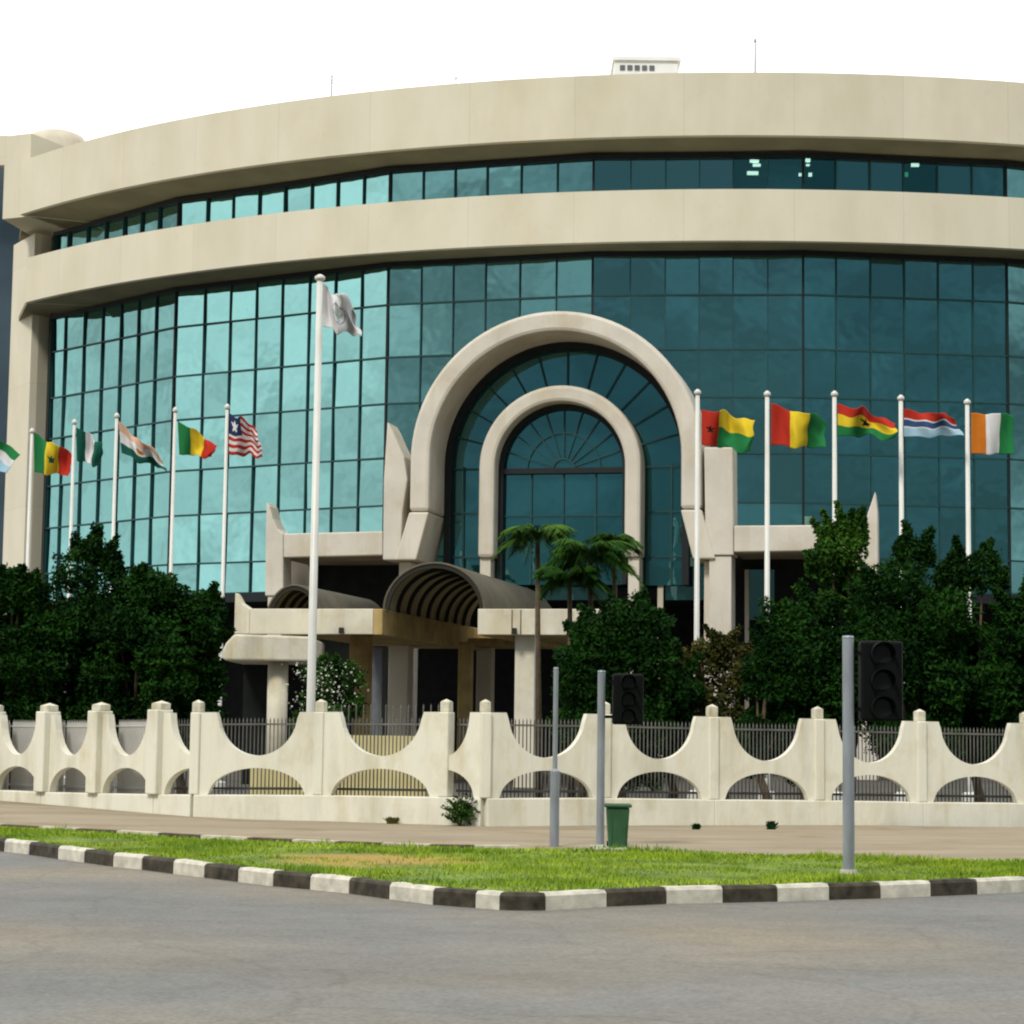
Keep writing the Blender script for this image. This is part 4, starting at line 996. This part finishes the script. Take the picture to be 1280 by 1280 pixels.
def flower_bush():
    r = tree(405, 49, 812, 46, .4, 'dark bush with white blossom between the tall flagpole and the canopy column', name='flowering_bush', cat='bush', m=1, lobes=14, nleaf=9000, group=None, shoots=3)
    c = atY(410, 850, 48.6); n = 260; P = np.stack([RNG.normal(c.x-.1, .38, n), RNG.uniform(47.9, 48.3, n), RNG.uniform(1.8, 2.9, n)], 1)
    leaves('blossom', P, np.zeros((n, 3)), .055, mat('blossom_white', (.42, .43, .36), .8), r, .9)
flower_bush()
def tuft(px, py, h, w, label, m=1, n=140, name='weed'):
    p = atZ(px, py, .02); r = thing(name, (p.x, p.y, 0), label, 'weed'); mb = MB()
    for k in range(n):
        a = RNG.uniform(0, 2*math.pi); l = RNG.uniform(.3, 1); q = Vector((p.x+RNG.normal(0, w*.15), p.y+RNG.normal(0, .04), 0)); e = q+Vector((math.cos(a)*w*.6*l, math.sin(a)*w*.3*l, h*RNG.uniform(.35, 1)))
        md = q.lerp(e, .55)+Vector((0, 0, h*.12)); sd = Vector((.011, .004, 0))
        mb.add([q-sd, q+sd, md+sd*1.4, e, md-sd*1.4], [(0, 1, 2, 3, 4)])
    mb.build('foliage', LG[m], r)
    mb = MB(); mb.tube([(p.x, p.y, -.02), (p.x, p.y, h*.4)], .012, 6); mb.build('stem', BARK, r)
p_ = atZ(575, 1031, .02); r_ = thing('weed', (p_.x, p_.y, 0), 'tall leafy green weed growing at the foot of the fence', 'weed')
n_ = 1500; q_ = RNG.normal(0, 1, (n_, 3)); q_ /= np.linalg.norm(q_, axis=1)[:, None]; q_ *= RNG.uniform(.2, 1, (n_, 1))**.5
q_ *= (1+.35*np.sin(q_[:, :1]*9+q_[:, 2:]*13)); Pq = q_*np.array([.23, .12, .21])+np.array([p_.x, p_.y, .24]); Pq[:, 2] = np.maximum(Pq[:, 2], .01)
leaves('foliage', Pq, q_, .055, LG[1], r_)
mb = MB()
for k in range(9):
    a = RNG.uniform(.2, 2.9); mb.tube([(p_.x, p_.y, -.02), (p_.x+math.cos(a)*.14, p_.y, .15+.1*math.sin(a)), (p_.x+math.cos(a)*.36, p_.y-.03, .12+.34*math.sin(a))], [.008, .005, .003], 5)
mb.build('stem', LG[2], r_)
tuft(491, 1028, .12, .22, 'small dry weed at the foot of the fence left of the tall weed', 2, 60)
tuft(870, 1035, .10, .14, 'small dark weed at the fence foot between the litter bin and the thick post', 0, 70)
tuft(964, 1035, .14, .18, 'clump of dark weed at the fence foot nearest the thick post', 0, 90)

# ------------------------------------------------------------------ world, sun, camera
SUN_EL, SUN_AZ = rad(48), rad(205)      # azimuth from +Y clockwise (compass): behind the camera, to the left
w = bpy.data.worlds.new('World'); S.world = w; w.use_nodes = True
nt = w.node_tree; N = nt.nodes; K = nt.links
bg = N['Background']; bg.inputs['Strength'].default_value = .1
sky = N.new('ShaderNodeTexSky'); sky.sky_type = 'NISHITA'; sky.sun_disc = False; sky.sun_elevation = SUN_EL; sky.sun_rotation = SUN_AZ; sky.dust_density = 2.5
tc = N.new('ShaderNodeTexCoord'); sx = N.new('ShaderNodeSeparateXYZ'); K.new(tc.outputs['Generated'], sx.inputs[0])
mp = N.new('ShaderNodeMapping'); mp.inputs['Scale'].default_value = (1, 1, 2.2); K.new(tc.outputs['Generated'], mp.inputs[0])
nz = N.new('ShaderNodeTexNoise'); nz.inputs['Scale'].default_value = 5.; nz.inputs['Detail'].default_value = 7; nz.inputs['Roughness'].default_value = .55; K.new(mp.outputs[0], nz.inputs['Vector'])
# cloud cover: full ahead, left and overhead; added dark sky behind shapes glass reflections
def M(op, a, b=None, clamp=False):
    n = N.new('ShaderNodeMath'); n.operation = op; n.use_clamp = clamp
    for i, v in enumerate((a, b)):
        if v is None: continue
        if isinstance(v, (int, float)): n.inputs[i].default_value = v
        else: K.new(v, n.inputs[i])
    return n.outputs[0]
ax = M('MAXIMUM', M('MULTIPLY', sx.outputs['X'], -1), M('MULTIPLY', sx.outputs['X'], .72))
wob = M('MULTIPLY_ADD', nz.outputs['Fac'], .30); wob.node.inputs[2].default_value = -.15
axw = M('ADD', ax, wob)
mr = N.new('ShaderNodeMapRange'); mr.inputs['From Min'].default_value = .36; mr.inputs['From Max'].default_value = .92; mr.interpolation_type = 'SMOOTHSTEP'
K.new(axw, mr.inputs['Value'])
fw = N.new('ShaderNodeMapRange'); fw.inputs['From Min'].default_value = -.1; fw.inputs['From Max'].default_value = .2; K.new(sx.outputs['Y'], fw.inputs['Value'])
up = N.new('ShaderNodeMapRange'); up.inputs['From Min'].default_value = .38; up.inputs['From Max'].default_value = .75; K.new(sx.outputs['Z'], up.inputs['Value'])
cov = M('ADD', M('ADD', mr.outputs[0], up.outputs[0], True), fw.outputs[0], True)
# bright cumulus vs grey
nr = N.new('ShaderNodeMapRange'); nr.inputs['From Min'].default_value = .36; nr.inputs['From Max'].default_value = .68; nr.inputs['To Min'].default_value = .26; nr.inputs['To Max'].default_value = .98; K.new(nz.outputs['Fac'], nr.inputs['Value'])
ahead = N.new('ShaderNodeMapRange'); ahead.inputs['From Min'].default_value = .2; ahead.inputs['From Max'].default_value = .7; K.new(sx.outputs['Y'], ahead.inputs['Value'])
br = N.new('ShaderNodeMix'); br.data_type = 'FLOAT'; K.new(ahead.outputs[0], br.inputs[0]); K.new(nr.outputs[0], br.inputs[2]); br.inputs[3].default_value = 1.35
hi = N.new('ShaderNodeMapRange'); hi.inputs['From Min'].default_value = .35; hi.inputs['From Max'].default_value = .6; K.new(sx.outputs['Z'], hi.inputs['Value'])
br2 = N.new('ShaderNodeMix'); br2.data_type = 'FLOAT'; K.new(hi.outputs[0], br2.inputs[0]); K.new(br.outputs[0], br2.inputs[2]); br2.inputs[3].default_value = .95; br = br2
vm = N.new('ShaderNodeVectorMath'); vm.operation = 'SCALE'; vm.inputs[0].default_value = (10.2, 10.4, 10.4); K.new(br.outputs[0], vm.inputs['Scale'])
# made-up dark blue-grey sky behind the camera, there for the glass to reflect
nd = N.new('ShaderNodeMapRange'); nd.inputs['From Min'].default_value = .42; nd.inputs['From Max'].default_value = .66; nd.inputs['To Min'].default_value = .5; nd.inputs['To Max'].default_value = 1.6; K.new(nz.outputs['Fac'], nd.inputs['Value'])
vd = N.new('ShaderNodeVectorMath'); vd.operation = 'SCALE'; vd.inputs[0].default_value = (.55, 1.15, 1.45); K.new(nd.outputs[0], vd.inputs['Scale'])
md = N.new('ShaderNodeMix'); md.data_type = 'RGBA'; md.inputs[0].default_value = .93; K.new(sky.outputs[0], md.inputs[6]); K.new(vd.outputs[0], md.inputs[7])
mxx = N.new('ShaderNodeMix'); mxx.data_type = 'RGBA'; K.new(cov, mxx.inputs[0]); K.new(md.outputs[2], mxx.inputs[6]); K.new(vm.outputs[0], mxx.inputs[7])
K.new(mxx.outputs[2], bg.inputs['Color'])

sd = bpy.data.lights.new('sun', 'SUN'); sd.energy = 1.9; sd.angle = rad(12); sd.color = (1, .95, .85)
so = bpy.data.objects.new('sun', sd); COL.objects.link(so)
dirv = Vector((math.sin(SUN_AZ)*math.cos(SUN_EL), math.cos(SUN_AZ)*math.cos(SUN_EL), math.sin(SUN_EL)))
so.rotation_euler = (-dirv).to_track_quat('-Z', 'Y').to_euler()

cd = bpy.data.cameras.new('camera'); cam = bpy.data.objects.new('camera', cd); COL.objects.link(cam)
cd.sensor_width = 36; cd.lens = 36*F/1280; cd.clip_end = 3000; cd.clip_start = .1
cam.matrix_world = Matrix(((RT.x, UPV.x, -FW.x, 0), (RT.y, UPV.y, -FW.y, 0), (RT.z, UPV.z, -FW.z, CAMZ), (0, 0, 0, 1)))
S.camera = cam
S.render.engine = 'CYCLES'; S.cycles.filter_width = 2.1
S.view_settings.view_transform = 'Standard'; S.view_settings.look = 'None'; S.view_settings.exposure = 0.5; S.view_settings.gamma = 1
S.render.resolution_x = S.render.resolution_y = 1024
